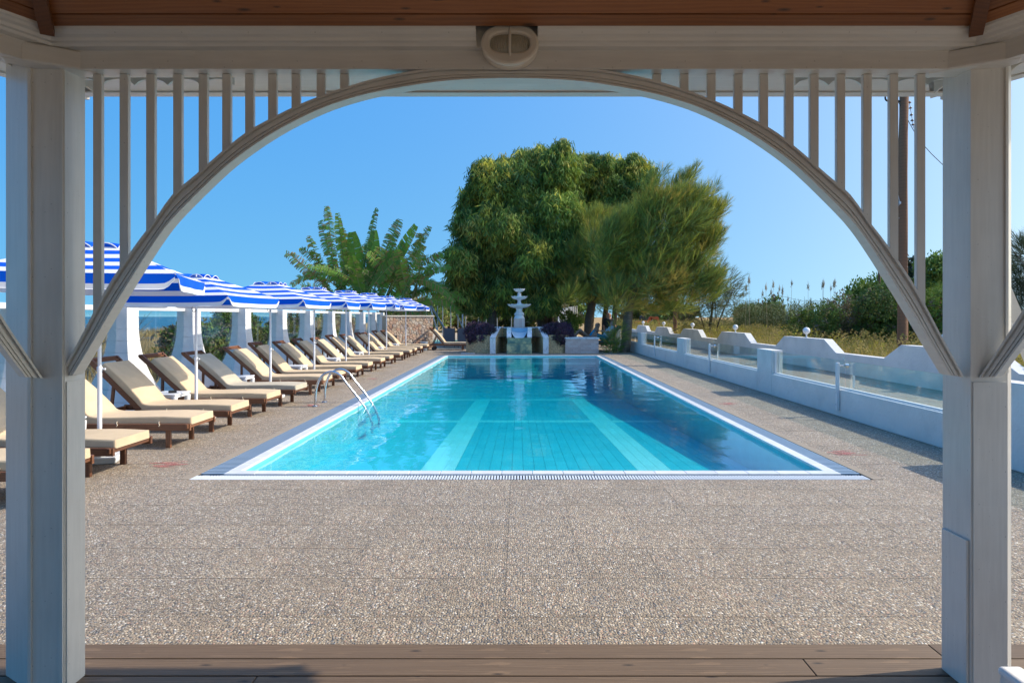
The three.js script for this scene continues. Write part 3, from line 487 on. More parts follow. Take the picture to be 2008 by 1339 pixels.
// ---------------------------------------------------------------- striped umbrellas
function umbrella() {
  const o = new THREE.Group(), A = 0.95, yr = 2.08, yt = 2.44, P = (x, y, z) => new THREE.Vector3(x, y, z);
  mesh('pole', [bar(P(0, 0.25, 0), P(0, 1.05, 0), 0.024, 0.024, 14), bar(P(0, 1.05, 0), P(0, 2.4, 0), 0.019, 0.019, 14), lathe([[0.019, 1.07], [0.028, 1.065], [0.028, 1.02], [0.024, 1.01]], 14)], M.pole, o);
  mesh('clamp_knob', [bar(P(0.02, 1.04, 0), P(0.06, 1.04, 0.01), 0.008, 0.012, 8)], M.pole, o);
  const base = mesh('base', [rbox(0.44, 0.07, 0.44, 0.02, 0, 0.035, 0, 2), lathe([[0.16, 0.07], [0.14, 0.1], [0.045, 0.13], [0.04, 0.28], [0.026, 0.29]], 20)], M.white, o);
  const top = [], val = [], trim = [], ribs = [], cap = [], capHem = [];
  for (let k = 0; k < 4; k++) {
    const q = new THREE.Quaternion().setFromAxisAngle(UPV, k * Math.PI / 2);
    const g = grid(14, 16, (u, v) => { // panel from the rim to a small square round the pole, sagging between the ribs
      const s = v * 0.78, half = A * (1 - s), x = (u * 2 - 1) * half, z = half, sag = 0.02 * (1 - Math.pow(u * 2 - 1, 2)) * (1 - v) + 0.02 * Math.sin(v * Math.PI) * (1 - Math.abs(u * 2 - 1));
      return P(x, yr + (yt - yr) * s / 0.86 * 1.0 - sag * 0.55, z);
    }); g.applyQuaternion(q); top.push(g);
    const n = 20, vg = grid(n, 4, (u, v) => { // hanging flap with rounded ends and a loose, wavy hem
      const x = (u * 2 - 1) * (A - 0.004), e = Math.min(u, 1 - u), rise = Math.max(0, 1 - e / 0.055) * 0.11, hang = (0.165 - rise) * (1 - v), sag = 0.02 * 0.55 * (1 - Math.pow(u * 2 - 1, 2));
      return P(x, yr - sag - hang, A + 0.003 + 0.014 * Math.sin(u * 17 + k) * (1 - v) + 0.012 * (1 - v));
    }); vg.applyQuaternion(q); val.push(vg);
    const hem = []; for (let i = 0; i <= 20; i++) { const u = i / 20, e = Math.min(u, 1 - u), rise = Math.max(0, 1 - e / 0.055) * 0.11, sag = 0.02 * 0.55 * (1 - Math.pow(u * 2 - 1, 2)); hem.push(P((u * 2 - 1) * (A - 0.004), yr - sag - 0.165 + rise, A + 0.017 + 0.014 * Math.sin(u * 17 + k)).applyQuaternion(q)); }
    trim.push(tube(hem, 0.006, 40, 5));
    ribs.push(bar(P(0.03, yt - 0.05, 0.03).applyQuaternion(q), P(A - 0.02, yr - 0.012, A - 0.02).applyQuaternion(q), 0.008, 0.007, 6), bar(P(0.02, 1.95, 0.02).applyQuaternion(q), P(A * 0.5, yr + 0.155, A * 0.5).applyQuaternion(q), 0.006, 0.006, 6));
    const capP = (u, v) => { const half = 0.25 * (1 - v * 0.8), arch = 0.075 * Math.pow(Math.abs(Math.sin(u * 2 * Math.PI)), 0.7) * Math.pow(1 - v, 0.8); return P((u * 2 - 1) * half, yt - 0.07 + 0.085 * v + arch + 0.03 * v * (1 - v), half); };
    const cg = grid(24, 5, capP); cg.applyQuaternion(q); cap.push(cg); capHem.push(tube(Array.from({ length: 25 }, (_, i) => capP(i / 24, 0).applyQuaternion(q)), 0.006, 48, 5));
  }
  mesh('canopy', top, M.canopy, o);
  const vl = mesh('valance', val, M.valance, o); mesh('hem', trim, M.trim, vl);
  mesh('ribs', ribs, M.pole, o); const vc = mesh('vent_cap', cap, M.capBlue, o); mesh('hem', capHem, M.trim, vc);
  mesh('finial', [bar(P(0, 2.38, 0), P(0, 2.475, 0), 0.012, 0.012, 8)], M.pole, o);
  mesh('pull_cord', [tube([P(0.02, 2.0, 0.02), P(-0.05, 1.9, 0.03), P(-0.03, 1.83, 0.02), P(0.02, 1.86, 0.02)], 0.004, 12, 5)], M.dark, o);
  return o;
}
{
  const u0 = umbrella(), f = rng(8);
  [[-4.84, 7.06, 0.33, 0.02], [-5.16, 9.78, 0.0, -0.05], [-5.02, 12.36, 0.03, -0.04], [-5.06, 15.13, 0.08, -0.03], [-5.0, 17.7, 0.0, -0.02], [-5.12, 20.9, 0.1, 0], [-5.2, 24.05, -0.1, 0], [-5.0, 27.1, 0.05, 0]].forEach(([x, d, turn, dy], i) => {
    const o = u0.clone(); o.name = numbered('beach_umbrella'); scene.add(o); o.position.set(x, 0, -d); o.rotation.y = turn; o.scale.y = 1 + dy; if (i === 0) o.scale.set(1, 1.02, 1);
    tag(o, i === 0 ? 'blue and white striped umbrella nearest the gazebo, partly behind its left post' : i === 7 ? 'blue and white striped umbrella farthest away, in front of the stone wall' : `blue and white striped umbrella, ${WORDS[i]} in the row from the gazebo`, 'umbrella', 'striped umbrellas between the loungers');
  });
}
// ---------------------------------------------------------------- plastic side tables
{
  const t0 = new THREE.Group(), P = (x, y, z) => new THREE.Vector3(x, y, z);
  mesh('table_top', [rbox(0.46, 0.03, 0.46, 0.014, 0, 0.435, 0, 3), rbox(0.43, 0.045, 0.43, 0.01, 0, 0.405, 0)], M.plastic, t0);
  for (const a of [-1, 1]) for (const b of [-1, 1]) { const g = new THREE.CylinderGeometry(0.05, 0.028, 0.40, 8, 1); g.rotateY(Math.PI / 8); g.translate(a * 0.19, 0.2, b * 0.19); mesh('leg', g, M.plastic, t0); }
  [[-5.6, 9.79], [-5.72, 12.5], [-5.55, 15.2], [-5.5, 17.9], [-5.6, 20.95], [-5.6, 24.15], [-5.62, 27.3], [-5.5, 7.25]].forEach(([x, d], i) => {
    const o = t0.clone(); o.name = numbered('side_table'); scene.add(o); o.position.set(x, 0, -d); o.rotation.y = 0.1 * Math.sin(i * 3);
    tag(o, i === 0 ? 'white plastic side table with a dark ashtray beside the second umbrella' : `white plastic side table beside the ${i === 7 ? 'nearest' : WORDS[i + 1]} umbrella`, 'table', 'plastic side tables among the loungers');
  });
  tag(mesh('ashtray', lathe([[0, 0.004], [0.035, 0.004], [0.05, 0.035], [0.056, 0.035], [0.06, 0], [0, 0]], 20).translate(-5.52, 0.452, -9.75), M.dark), 'small dark round ashtray on the first white side table', 'ashtray');
}
// ---------------------------------------------------------------- white block pillars and glass windbreak along the left
const PZ = [8.55, 10.83, 12.98, 15.45, 17.87, 20.2, 22.6, 24.85, 27.1, 29.3, 31.0], PX = -7.0, PH = 1.86;
{
  const half = (y) => 0.165 + 0.42 * Math.pow(Math.max(0, 1 - y / 1.6), 2.3), n = 9, f = rng(66), blocks = [];
  for (let k = 0; k < n; k++) { // one course of the pillar, faces flaring towards the ground
    const y0 = PH * k / n + 0.002, y1 = PH * (k + 1) / n - 0.003, seg = 3, pos = [], ring = (y) => { const h = half(y) - 0.0; return [[-h, -h], [h, -h], [h, h], [-h, h]]; };
    const quad = (a, b, c, d) => pos.push(a, b, c, a, c, d), P = (p, y) => new THREE.Vector3(p[0], y, p[1]);
    for (let s = 0; s < seg; s++) { const ya = y0 + (y1 - y0) * s / seg, yb = y0 + (y1 - y0) * (s + 1) / seg, ra = ring(ya), rb = ring(yb); for (let i = 0; i < 4; i++) quad(P(ra[(i + 1) % 4], ya), P(ra[i], ya), P(rb[i], yb), P(rb[(i + 1) % 4], yb)); }
    const rt = ring(y1), rb = ring(y0); quad(P(rt[0], y1), P(rt[3], y1), P(rt[2], y1), P(rt[1], y1)); quad(P(rb[0], y0), P(rb[1], y0), P(rb[2], y0), P(rb[3], y0));
    const g = new THREE.BufferGeometry().setFromPoints(pos); g.computeVertexNormals(); blocks.push(uvm(g));
  }
  const core = []; for (let k = 0; k < 12; k++) { const y = PH * (k + 0.5) / 12, h = (half(PH * (k + 1) / 12)) - 0.008; core.push(box(h * 2, PH / 12, h * 2, 0, y - 0.004, 0)); }
  const coreG = merge(core);
  PZ.forEach((d, i) => {
    const o = thing('block_pillar', `white painted block pillar with flared foot, ${i === 0 ? 'nearest, at the left frame edge' : i === PZ.length - 1 ? 'last, against the stone wall' : WORDS[i] + ' along the glass windbreak'}`, 'pillar', [PX, 0, -d], 0, 'pillars of the windbreak');
    blocks.forEach((g) => { const b = mesh('block', g, M.block, o); });
    mesh('joints', coreG, M.block, o);
  });
  for (let i = -1; i + 1 < PZ.length; i++) {
    const a = (i < 0 ? 6.3 : PZ[i]) + 0.17, b = PZ[i + 1] - 0.17, L = b - a, o = thing('glass_screen', `clear glass windbreak panel ${i < 0 ? 'before the nearest pillar' : `between the ${WORDS[i]} and ${WORDS[i + 1]} block pillars`}`, 'glass panel', [PX - 0.02, 0, -(a + b) / 2], 0, 'glass panels of the windbreak');
    mesh('pane', box(0.01, 1.6, L - 0.02, 0, 0.98, 0), M.glass, o);
    mesh('top_rail', uvm(rbox(0.07, 0.085, L, 0.006, 0, PH - 0.045, 0)), M.white, o);
    mesh('sill', uvm(rbox(0.14, 0.17, L - 0.3, 0.01, 0, 0.085, 0)), M.white, o);
    if (i === 1 || i === 5) mesh('mullion', box(0.045, 1.6, 0.04, 0.0, 0.98, L / 2 - 0.06), M.galv, o);
  }
}
// ---------------------------------------------------------------- rubble stone wall
function voronoi(w, h, n, seed, relax = 2) {
  const f = rng(seed); let pts = Array.from({ length: n }, () => [f() * w, f() * h]), cells;
  const clip = (poly, nx, ny, c) => { const out = []; for (let i = 0; i < poly.length; i++) { const a = poly[i], b = poly[(i + 1) % poly.length], da = a[0] * nx + a[1] * ny - c, db = b[0] * nx + b[1] * ny - c; if (da <= 0) out.push(a); if (da * db < 0) { const t = da / (da - db); out.push([a[0] + (b[0] - a[0]) * t, a[1] + (b[1] - a[1]) * t]); } } return out; };
  for (let it = 0; it <= relax; it++) {
    cells = pts.map((p, i) => { let poly = [[0, 0], [w, 0], [w, h], [0, h]]; pts.forEach((q, j) => { if (i !== j) { const nx = q[0] - p[0], ny = q[1] - p[1], c = (q[0] * q[0] + q[1] * q[1] - p[0] * p[0] - p[1] * p[1]) / 2; poly = clip(poly, nx, ny, c); } }); return poly; });
    if (it < relax) pts = cells.map((c) => [c.reduce((s, p) => s + p[0], 0) / c.length, c.reduce((s, p) => s + p[1], 0) / c.length]);
  }
  return cells;
}
function stones(parent, w, h, n, seed, place, mats, lump = 0.03, gap = 0.93) {
  const f = rng(seed + 1);
  for (const c of voronoi(w, h, n, seed, 1)) {
    if (c.length < 3) continue;
    const cx = c.reduce((s, p) => s + p[0], 0) / c.length, cy = c.reduce((s, p) => s + p[1], 0) / c.length, dep = lump * rr(0.5, 1.1, f);
    const sh = (k) => c.map(([x, y]) => [(x - cx) * k, (y - cy) * k]), outer = sh(gap), inner = sh(gap * 0.8), pos = [], N = outer.length;
    const tl = rr(-0.012, 0.012, f), tm = rr(-0.012, 0.012, f);
    for (let i = 0; i < N; i++) { const j = (i + 1) % N, a = outer[i], b = outer[j], p = inner[i], q = inner[j]; const v3 = (m, z) => new THREE.Vector3(m[0], m[1], z); pos.push(v3(a, -0.02), v3(b, -0.02), v3(b, dep * 0.45), v3(a, -0.02), v3(b, dep * 0.45), v3(a, dep * 0.45), v3(a, dep * 0.45), v3(b, dep * 0.45), v3(q, dep + tl), v3(a, dep * 0.45), v3(q, dep + tl), v3(p, dep + tm), v3(p, dep + tm), v3(q, dep + tl), new THREE.Vector3(0, 0, dep * 1.1)); }
    const g = new THREE.BufferGeometry().setFromPoints(pos); g.computeVertexNormals(); const o = mesh('stone', uvm(g, 'auto', [f() * 3, f() * 3]), pick(mats, f), parent); place(o, cx, cy);
  }
}
M.stone = [[0.62, 0.42, 0.30], [0.66, 0.50, 0.36], [0.70, 0.58, 0.45], [0.58, 0.36, 0.25], [0.64, 0.52, 0.42], [0.55, 0.44, 0.36], [0.68, 0.47, 0.32]].map((c) => std(C(...c), 0.9, { map: tex(128, 128, (u, v) => { const t = 0.8 + 0.4 * (N1(u + c[0], v) - 0.3); return [255 * Math.min(1, t), 255 * Math.min(1, t), 255 * Math.min(1, t)]; }, true, 2, 2), bumpMap: bumpFine, bumpScale: 0.02 }));
M.stoneMortar = std(C(0.42, 0.36, 0.29), 0.95, { bumpMap: bumpFine, bumpScale: 0.01 });
{
  const x0 = 0, x1 = 2.62, d = 0, H = 1.64, o = thing('stone_wall', 'warm coloured rubble stone wall behind the last lounger', 'stone wall', [-6.3, 0, -29.0], 0.70);
  mesh('mortar', uvm(box(x1 - x0, H, 0.36, (x0 + x1) / 2, H / 2, -(d + 0.2))), M.stoneMortar, o);
  stones(o, x1 - x0, H, 170, 901, (s, cx, cy) => s.position.set(x0 + cx, cy, -(d + 0.02)), M.stone);
  stones(o, 0.36, H, 22, 905, (s, cx, cy) => { s.position.set(x1, cy, -(d + 0.38 - cx)); s.rotation.y = Math.PI / 2; }, M.stone);
  mesh('cap_stone', uvm(rbox(x1 - x0 + 0.1, 0.07, 0.5, 0.012, (x0 + x1) / 2, H + 0.035, -(d + 0.2))), std(C(0.66, 0.60, 0.50), 0.85, { map: mottle }), o);
  mesh('niche', [box(0.13, 0.26, 0.01, 0.5, 0.62, -(d - 0.045))], M.dark, o);
  const b = thing('waste_bin', 'small blue grey round bin at the foot of the stone wall', 'bin', [-4.6, 0, -29.7]);
  mesh('body', lathe([[0, 0.01], [0.15, 0.01], [0.18, 0.40], [0.175, 0.42], [0, 0.42]], 20), std(C(0.28, 0.34, 0.40), 0.5), b); mesh('rim', new THREE.TorusGeometry(0.182, 0.014, 8, 24).rotateX(Math.PI / 2).translate(0, 0.42, 0), std(C(0.4, 0.46, 0.52), 0.5), b);
}
// ---------------------------------------------------------------- right side: low wall with glass, outer wall, lamps
{
  const WXa = 5.35, T = 0.22, wall = thing('low_wall', 'low white plastered wall with glass panels along the right of the pool', 'wall');
  const piers = [[-1.0, -0.2], [6.15, 6.95], [12.94, 13.72], [19.85, 20.65], [26.7, 27.5], [33.4, 34.0]];
  for (let i = 0; i + 1 < piers.length; i++) {
    const a = piers[i][1], b = piers[i + 1][0];
    mesh('plinth', uvm(rbox(T, 0.45, b - a - 0.002, 0.012, WXa + T / 2, 0.225, -(a + b) / 2)), M.plaster, wall);
    const clampD = i === 0 ? 3 : (a + b) / 2 + 0.25;
    mesh('glass_channel', [box(0.05, 0.03, b - a - 0.06, WXa + 0.1, 0.463, -(a + b) / 2), box(0.02, 0.012, b - a - 0.06, WXa + 0.055, 0.456, -(a + b) / 2)], M.white, wall);
    for (const [p, q] of [[a + 0.05, clampD - 0.02], [clampD + 0.02, b - 0.05]]) { mesh('glass_pane', box(0.01, 0.45, q - p, WXa + 0.1, 0.70, -(p + q) / 2), M.glass, wall); }
    mesh('end_frame', [box(0.04, 0.46, 0.03, WXa + 0.08, 0.69, -(b - 0.02)), box(0.02, 0.46, 0.03, WXa + 0.16, 0.69, -(b - 0.02)), box(0.04, 0.46, 0.03, WXa + 0.1, 0.69, -(a + 0.02))], M.white, wall);
    const o = mesh('clamp_post', [rbox(0.05, 0.80, 0.055, 0.008, WXa - 0.03, 0.50, -clampD)], M.white, wall);
    mesh('clamp_knob', [bar(V(WXa, 0.85, clampD - 0.03), V(WXa + 0.11, 0.85, clampD - 0.03), 0.012, 0.012, 8), bar(V(WXa + 0.07, 0.85, clampD - 0.03), V(WXa + 0.13, 0.85, clampD - 0.03), 0.038, 0.038, 16), bar(V(WXa + 0.1, 0.93, clampD + 0.03), V(WXa + 0.1, 0.98, clampD + 0.03), 0.008, 0.012, 8)], M.steel, o);
    mesh('screw', [0.2, 0.4].map((y) => bar(V(WXa - 0.062, y, clampD), V(WXa - 0.05, y, clampD), 0.008, 0.008, 8)), M.galv, o);
    mesh('inner_clip', [box(0.02, 0.2, 0.03, WXa + 0.12, 0.60, -(clampD - 0.22))], M.white, wall);
  }
  for (const [a, b] of piers) mesh('pier', uvm(rbox(T + 0.02, 0.95, b - a, 0.015, WXa + T / 2 + 0.01, 0.475, -(a + b) / 2)), M.plaster, wall);
}
{
  const X = 9.5, T = 0.26, P = 6.7, first = 13.75, lo = 0.57, hi = 0.95, pts = [];
  const c0 = first - P, c1 = first + 6 * P; pts.push([c0 - 3.5, 0], [c0 - 3.5, lo]);
  for (let c = c0; c < c1; c += P) pts.push([c - 2.15, lo], [c - 1.43, hi], [c + 1.43, hi], [c + 2.15, lo]);
  pts.push([c1, lo], [c1, 0]);
  const g = extr(pts, T, 0.006); g.rotateY(Math.PI / 2); g.translate(X, 0, 0);
  const w = thing('boundary_wall', 'white plastered boundary wall with stepped trapezoid tops beside the field', 'wall');
  mesh('wall_body', uvm(g), M.plaster, w);
  mesh('small_plate', [rbox(0.012, 0.09, 0.05, 0.003, X - 0.008, 0.82, -14.15)], std(C(0.55, 0.5, 0.3), 0.6), w);
  const lamp = new THREE.Group();
  mesh('stem', lathe([[0.05, 0], [0.05, 0.02], [0.022, 0.03], [0.022, 0.10], [0.045, 0.12], [0.045, 0.135]], 14), M.white, lamp);
  mesh('globe', new THREE.SphereGeometry(0.115, 24, 16).translate(0, 0.235, 0), phys(C(0.80, 0.80, 0.79), 0.3, { transmission: 0.12, thickness: 0 }), lamp);
  for (let k = 0; k < 6; k++) { const o = lamp.clone(); o.name = numbered('globe_lamp'); scene.add(o); o.position.set(X + T / 2, hi, -(first + k * P)); tag(o, k === 0 ? 'white globe lamp on the boundary wall, nearest, half behind the right post' : k === 5 ? 'white globe lamp on the boundary wall, farthest, beside the tree trunk' : `white globe lamp on the boundary wall, ${WORDS[k]} from the gazebo`, 'lamp', 'globe lamps on the boundary wall'); }
}
// ---------------------------------------------------------------- fountain and planters at the far end
M.beigeTile = std(C(0.74, 0.57, 0.34), 0.75, { map: tex(256, 256, (u, v) => { const t = 0.85 + 0.5 * (N2(u, v) - 0.5); return [255 * t, 250 * t, 240 * t]; }, true, 1.5, 1.5), bumpMap: bumpFine, bumpScale: 0.015 });
M.fountainWhite = std(C(0.74, 0.76, 0.78), 0.6, { map: mottle, bumpMap: bumpFine, bumpScale: 0.004 });
M.pinkTile = [[0.70, 0.53, 0.47], [0.73, 0.58, 0.52], [0.66, 0.50, 0.45], [0.74, 0.62, 0.57]].map((c) => std(C(...c), 0.7, { map: mottle }));
M.basinBlue = std(C(0.30, 0.55, 0.75), 0.5, { map: mottle });
{
  const D = 27.2, cx = 0.03;
  const bs = thing('fountain_basin', 'stepped water chute basin with mossy tiles and marble rims at the pool end', 'fountain basin');
  M.mossTile = std(C(0.82, 0.84, 0.74), 0.8, { map: tex(256, 256, (u, v) => { const t = N1(u, v), a = [210, 200, 160], b = [96, 130, 128]; const k = Math.min(1, Math.max(0, (t - 0.35) * 3)); return a.map((x, i) => x + (b[i] - x) * k); }, true, 1, 1), bumpMap: bumpFine, bumpScale: 0.01 });
  mesh('front_block', uvm(rbox(1.12, 0.44, 0.5, 0.015, cx, 0.22, -(D + 0.1))), M.mossTile, bs);
  mesh('spill_block', uvm(rbox(1.06, 0.26, 0.62, 0.015, cx, 0.57, -(D + 0.2))), M.mossTile, bs);
  for (const s of [-1, 1]) { const g = extr([[0, 0], [0.34, 0], [0.02 + 0.24, 0.42], [0.24, 0.42]].map(([x, y]) => [x, y]), 0.05, 0.004);
    mesh('side_wall', uvm(rbox(0.19, 0.5, 0.9, 0.012, cx + s * 0.47, 0.92, -(D + 0.78))), M.marble, bs);
    const r = beamBox(V(cx + s * 0.45, 0.73, D - 0.06), V(cx + s * 0.47, 1.0, D + 0.36), 0.2, 0.05); mesh('sloping_rim', uvm(r), M.marble, bs); }
  mesh('blue_back', uvm(box(0.76, 0.42, 0.04, cx, 0.92, -(D + 0.9))), M.basinBlue, bs);
  const chute = grid(8, 10, (u, v) => new THREE.Vector3(cx + (u - 0.5) * (0.36 + 0.38 * v), 0.715 + 0.26 * Math.pow(v, 1.5) - 0.05 * Math.sin(u * Math.PI), -(D - 0.09 + v * 0.95))); mesh('chute', chute, std(C(0.62, 0.76, 0.84), 0.4, { map: mottle }), bs);
  mesh('spout_lip', [rbox(0.36, 0.025, 0.18, 0.008, cx, 0.712, -(D - 0.06))], M.marble, bs);
  // tiered fountain on its tiled pedestal
  const fn = thing('tiered_fountain', 'white three tiered scalloped fountain on a pink tiled pedestal', 'fountain', [cx, 1.10, -(D + 1.3)]);
  const ped = mesh('pedestal', box(0.485, 0.46, 0.485, 0, 0.23, 0), M.stoneMortar, fn); const f = rng(15);
  for (let k = 0; k < 8; k++) for (let r = 0; r < 1; r++) mesh('tile', box(0.058, 0.456, 0.01, -0.217 + k * 0.062, 0.23, 0.246), pick(M.pinkTile, f), ped);
  for (const s of [-1, 1]) for (let k = 0; k < 8; k++) mesh('tile', box(0.01, 0.456, 0.058, s * 0.246, 0.23, -0.217 + k * 0.062), pick(M.pinkTile, f), ped);
  mesh('stem', lathe([[0.245, 0.46], [0.245, 0.49], [0.225, 0.53], [0.205, 0.58], [0.19, 0.60], [0.225, 0.625], [0.235, 0.665], [0.22, 0.71], [0.18, 0.735], [0.145, 0.80], [0.135, 0.86], [0.15, 0.91], [0.165, 0.92], [0.165, 0.95], [0.12, 0.96]], 32), M.fountainWhite, fn);
  const bowl = (r, y, h) => grid(64, 14, (u, v) => { const a = u * Math.PI * 2, t = v < 0.6 ? v / 0.6 : 1 - (v - 0.6) / 0.4 * 0.85, inner = v >= 0.6, lip = Math.pow(t, 6), wob = 1 + 0.05 * Math.cos(a * 14) * lip + 0.02 * Math.cos(a * 28) * t; const rad = (0.2 * r + 0.8 * r * Math.pow(Math.sin(t * 1.5708), 0.9)) * wob - (inner ? 0.012 * (1 - lip) : 0); return new THREE.Vector3(rad * Math.cos(a), y + h * (1 - Math.cos(t * 1.5)) + 0.018 * lip * Math.cos(a * 14) + (inner ? 0.015 : 0), rad * Math.sin(a)); });
  mesh('lower_bowl', bowl(0.53, 0.955, 0.2), M.fountainWhite, fn);
  mesh('middle_stem', lathe([[0.14, 1.08], [0.12, 1.14], [0.085, 1.2], [0.08, 1.28], [0.1, 1.345]], 24), M.fountainWhite, fn);
  mesh('middle_bowl', bowl(0.37, 1.34, 0.18), M.fountainWhite, fn);
  mesh('upper_stem', lathe([[0.12, 1.44], [0.1, 1.52], [0.075, 1.55], [0.09, 1.59], [0.085, 1.635], [0.055, 1.66], [0.06, 1.71]], 24), M.fountainWhite, fn);
  mesh('upper_bowl', bowl(0.255, 1.7, 0.16), M.fountainWhite, fn);
  // wing walls with marble front edges, back wall, curved planters
  for (const s of [-1, 1]) {
    const side = s < 0 ? 'left' : 'right', o = thing('wing_wall', `beige wall with a sloping white marble edge ${side} of the fountain basin`, 'wall', [cx, 0, -D], 0, 'wing walls beside the fountain');
    const a = new THREE.Vector3(s * 1.18, 0, 0.0), b = new THREE.Vector3(s * 0.86, 0, -1.55), ab = new THREE.Vector3().subVectors(b, a), L = ab.length(), ang = Math.atan2(-ab.z, ab.x);
    const prof = [[0, 0], [L, 0], [L, 1.13], [L * 0.62, 1.13], [0, 0.68]];
    const g = extr(prof, 0.2); g.translate(0, 0, -0.1); g.rotateY(ang); g.translate(a.x, 0, a.z); mesh('wall_body', uvm(g), M.beigeTile, o);
    const un = ab.clone().normalize(), at = (t, y) => new THREE.Vector3(a.x + un.x * t, y, a.z + un.z * t);
    mesh('marble_upright', uvm(beamBox(at(-0.025, 0), at(-0.025, 0.70), 0.25, 0.05).clone()), M.marble, o);
    { const q = box(0.25, 0.70, 0.045, 0, 0.35, 0.025); q.rotateY(0); q.translate(a.x, 0, a.z); o.children[o.children.length - 1].geometry = uvm(q); }
    mesh('marble_slope', uvm(beamBox(at(-0.02, 0.71), at(L * 0.62, 1.155), 0.25, 0.05)), M.marble, o);
    mesh('marble_top', uvm(beamBox(at(L * 0.62, 1.155), at(L, 1.155), 0.25, 0.05)), M.marble, o);
  }
  const bw = thing('back_wall', 'low beige wall capped with white marble behind the fountain', 'wall');
  mesh('wall_body', uvm(box(4.6, 1.1, 0.2, cx, 0.55, -(D + 1.75))), M.beigeTile, bw); mesh('marble_cap', uvm(rbox(4.7, 0.05, 0.3, 0.008, cx, 1.127, -(D + 1.75))), M.marble, bw);
  for (const s of [-1, 1]) {
    const o = thing('curved_planter', `curved beige planter of purple leaves on the ${s < 0 ? 'left' : 'right'} of the fountain`, 'planter', [cx + s * 1.32, 0, -(D + 1.45)], 0, 'planters beside the fountain');
    const rad = 1.1;
    const part = (r0, r1, y0, y1) => new THREE.LatheGeometry([[r0, y0], [r1, y0], [r1, y1], [r0, y1], [r0, y0]].map(([r, y]) => new THREE.Vector2(r, y)), 20, s > 0 ? 0 : -Math.PI / 2, Math.PI / 2).toNonIndexed();
    const wg = part(rad - 0.07, rad + 0.07, 0, 0.78); wg.computeVertexNormals(); mesh('wall_ring', uvm(wg), M.beigeTile, o);
    const cgp = part(rad - 0.09, rad + 0.09, 0.78, 0.82); cgp.computeVertexNormals(); mesh('rim', uvm(cgp), M.beigeTile, o);
    mesh('soil', new THREE.CylinderGeometry(rad - 0.08, rad - 0.08, 0.02, 24, 1).scale(1, 1, 1).translate(0, 0.72, 0).clone(), std(C(0.06, 0.045, 0.03), 1), o);
  }
  // tiled box with marble lid
  const bx = thing('tiled_box', 'pink brick tiled box with a pale marble lid right of the fountain', 'box', [2.86, 0, -28.0]);
  const W = 1.5, H = 0.64, DD = 0.85, core = mesh('core', box(W, H, DD, 0, H / 2, 0), M.stoneMortar, bx), rows = 7, f2 = rng(19);
  for (let r = 0; r < rows; r++) { const h = H / rows; for (let k = -1; k < 7; k++) { const bw_ = W / 6.5, x0 = Math.max(-W / 2, -W / 2 + (k + (r % 2) * 0.5) * bw_), x1 = Math.min(W / 2, -W / 2 + (k + 1 + (r % 2) * 0.5) * bw_); if (x1 - x0 < 0.03) continue; mesh('brick_tile', box(x1 - x0 - 0.008, h - 0.008, 0.014, (x0 + x1) / 2, h * (r + 0.5), DD / 2 + 0.004), pick(M.pinkTile, f2), core); }
    for (let k = 0; k < 4; k++) mesh('brick_tile', box(0.014, h - 0.008, DD / 4 - 0.008, -W / 2 - 0.004, h * (r + 0.5), -DD / 2 + (k + 0.5) * DD / 4), pick(M.pinkTile, f2), core); }
  mesh('lid', uvm(rbox(0.82, 0.075, DD + 0.08, 0.015, -0.38, H + 0.04, 0)), M.marble, bx); mesh('lid', uvm(rbox(0.76, 0.075, DD + 0.08, 0.015, 0.41, H + 0.032, 0)), M.marble, bx);
}
// ---------------------------------------------------------------- vegetation
const leafMat = (tr = 0.3, rough = 0.55) => phys(C(1, 1, 1), rough, { transmission: tr, thickness: 0, specularIntensity: 0.5 });
M.leaf = phys(C(1, 1, 1), 0.85, { transmission: 0.28, thickness: 0, specularIntensity: 0.4 });
M.bark = std(C(0.17, 0.135, 0.105), 0.95, { map: tex(256, 256, (u, v) => { const t = 0.7 + 0.7 * (N2(u * 2, v * 0.5) - 0.4); return [255 * t, 250 * t, 240 * t]; }, true, 2, 0.7), bumpMap: bumpFine, bumpScale: 0.03 });
M.barkPale = std(C(0.30, 0.25, 0.20), 0.95, { map: M.bark.map, bumpMap: bumpFine, bumpScale: 0.03 });
function blade(len, w, bend, seg = 2) { // flat leaf pointing up y, bending to +z
  const pos = []; for (let i = 0; i < seg; i++) { const t0 = i / seg, t1 = (i + 1) / seg, W = (t) => w * Math.sin(Math.PI * Math.min(1, 0.12 + 0.88 * t)) * 0.5, p = (s, t) => new THREE.Vector3(s * W(t), len * (t - 0.15 * bend * t * t), bend * len * t * t); pos.push(p(-1, t0), p(1, t0), p(1, t1), p(-1, t0), p(1, t1), p(-1, t1)); }
  const g = new THREE.BufferGeometry().setFromPoints(pos); g.computeVertexNormals(); return clean(g);
}
const turnTo = (g, q, x, y, z) => { g.applyQuaternion(q); g.translate(x, y, z); return g; };
function eucaSpray(seed, n, len, w, spread) { // drooping narrow leaves along a twig
  const f = rng(seed), l = []; for (let k = 0; k < n; k++) { const g = blade(len * rr(0.7, 1.3, f), w, rr(-0.2, 0.3, f), 2); const q = new THREE.Quaternion().setFromEuler(new THREE.Euler(Math.PI + rr(-0.75, 0.75, f), rr(0, 6.28, f), rr(-0.6, 0.6, f))); l.push(turnTo(g, q, rr(-spread, spread, f), rr(-spread, spread, f), rr(-spread, spread, f))); } return merge(l);
}
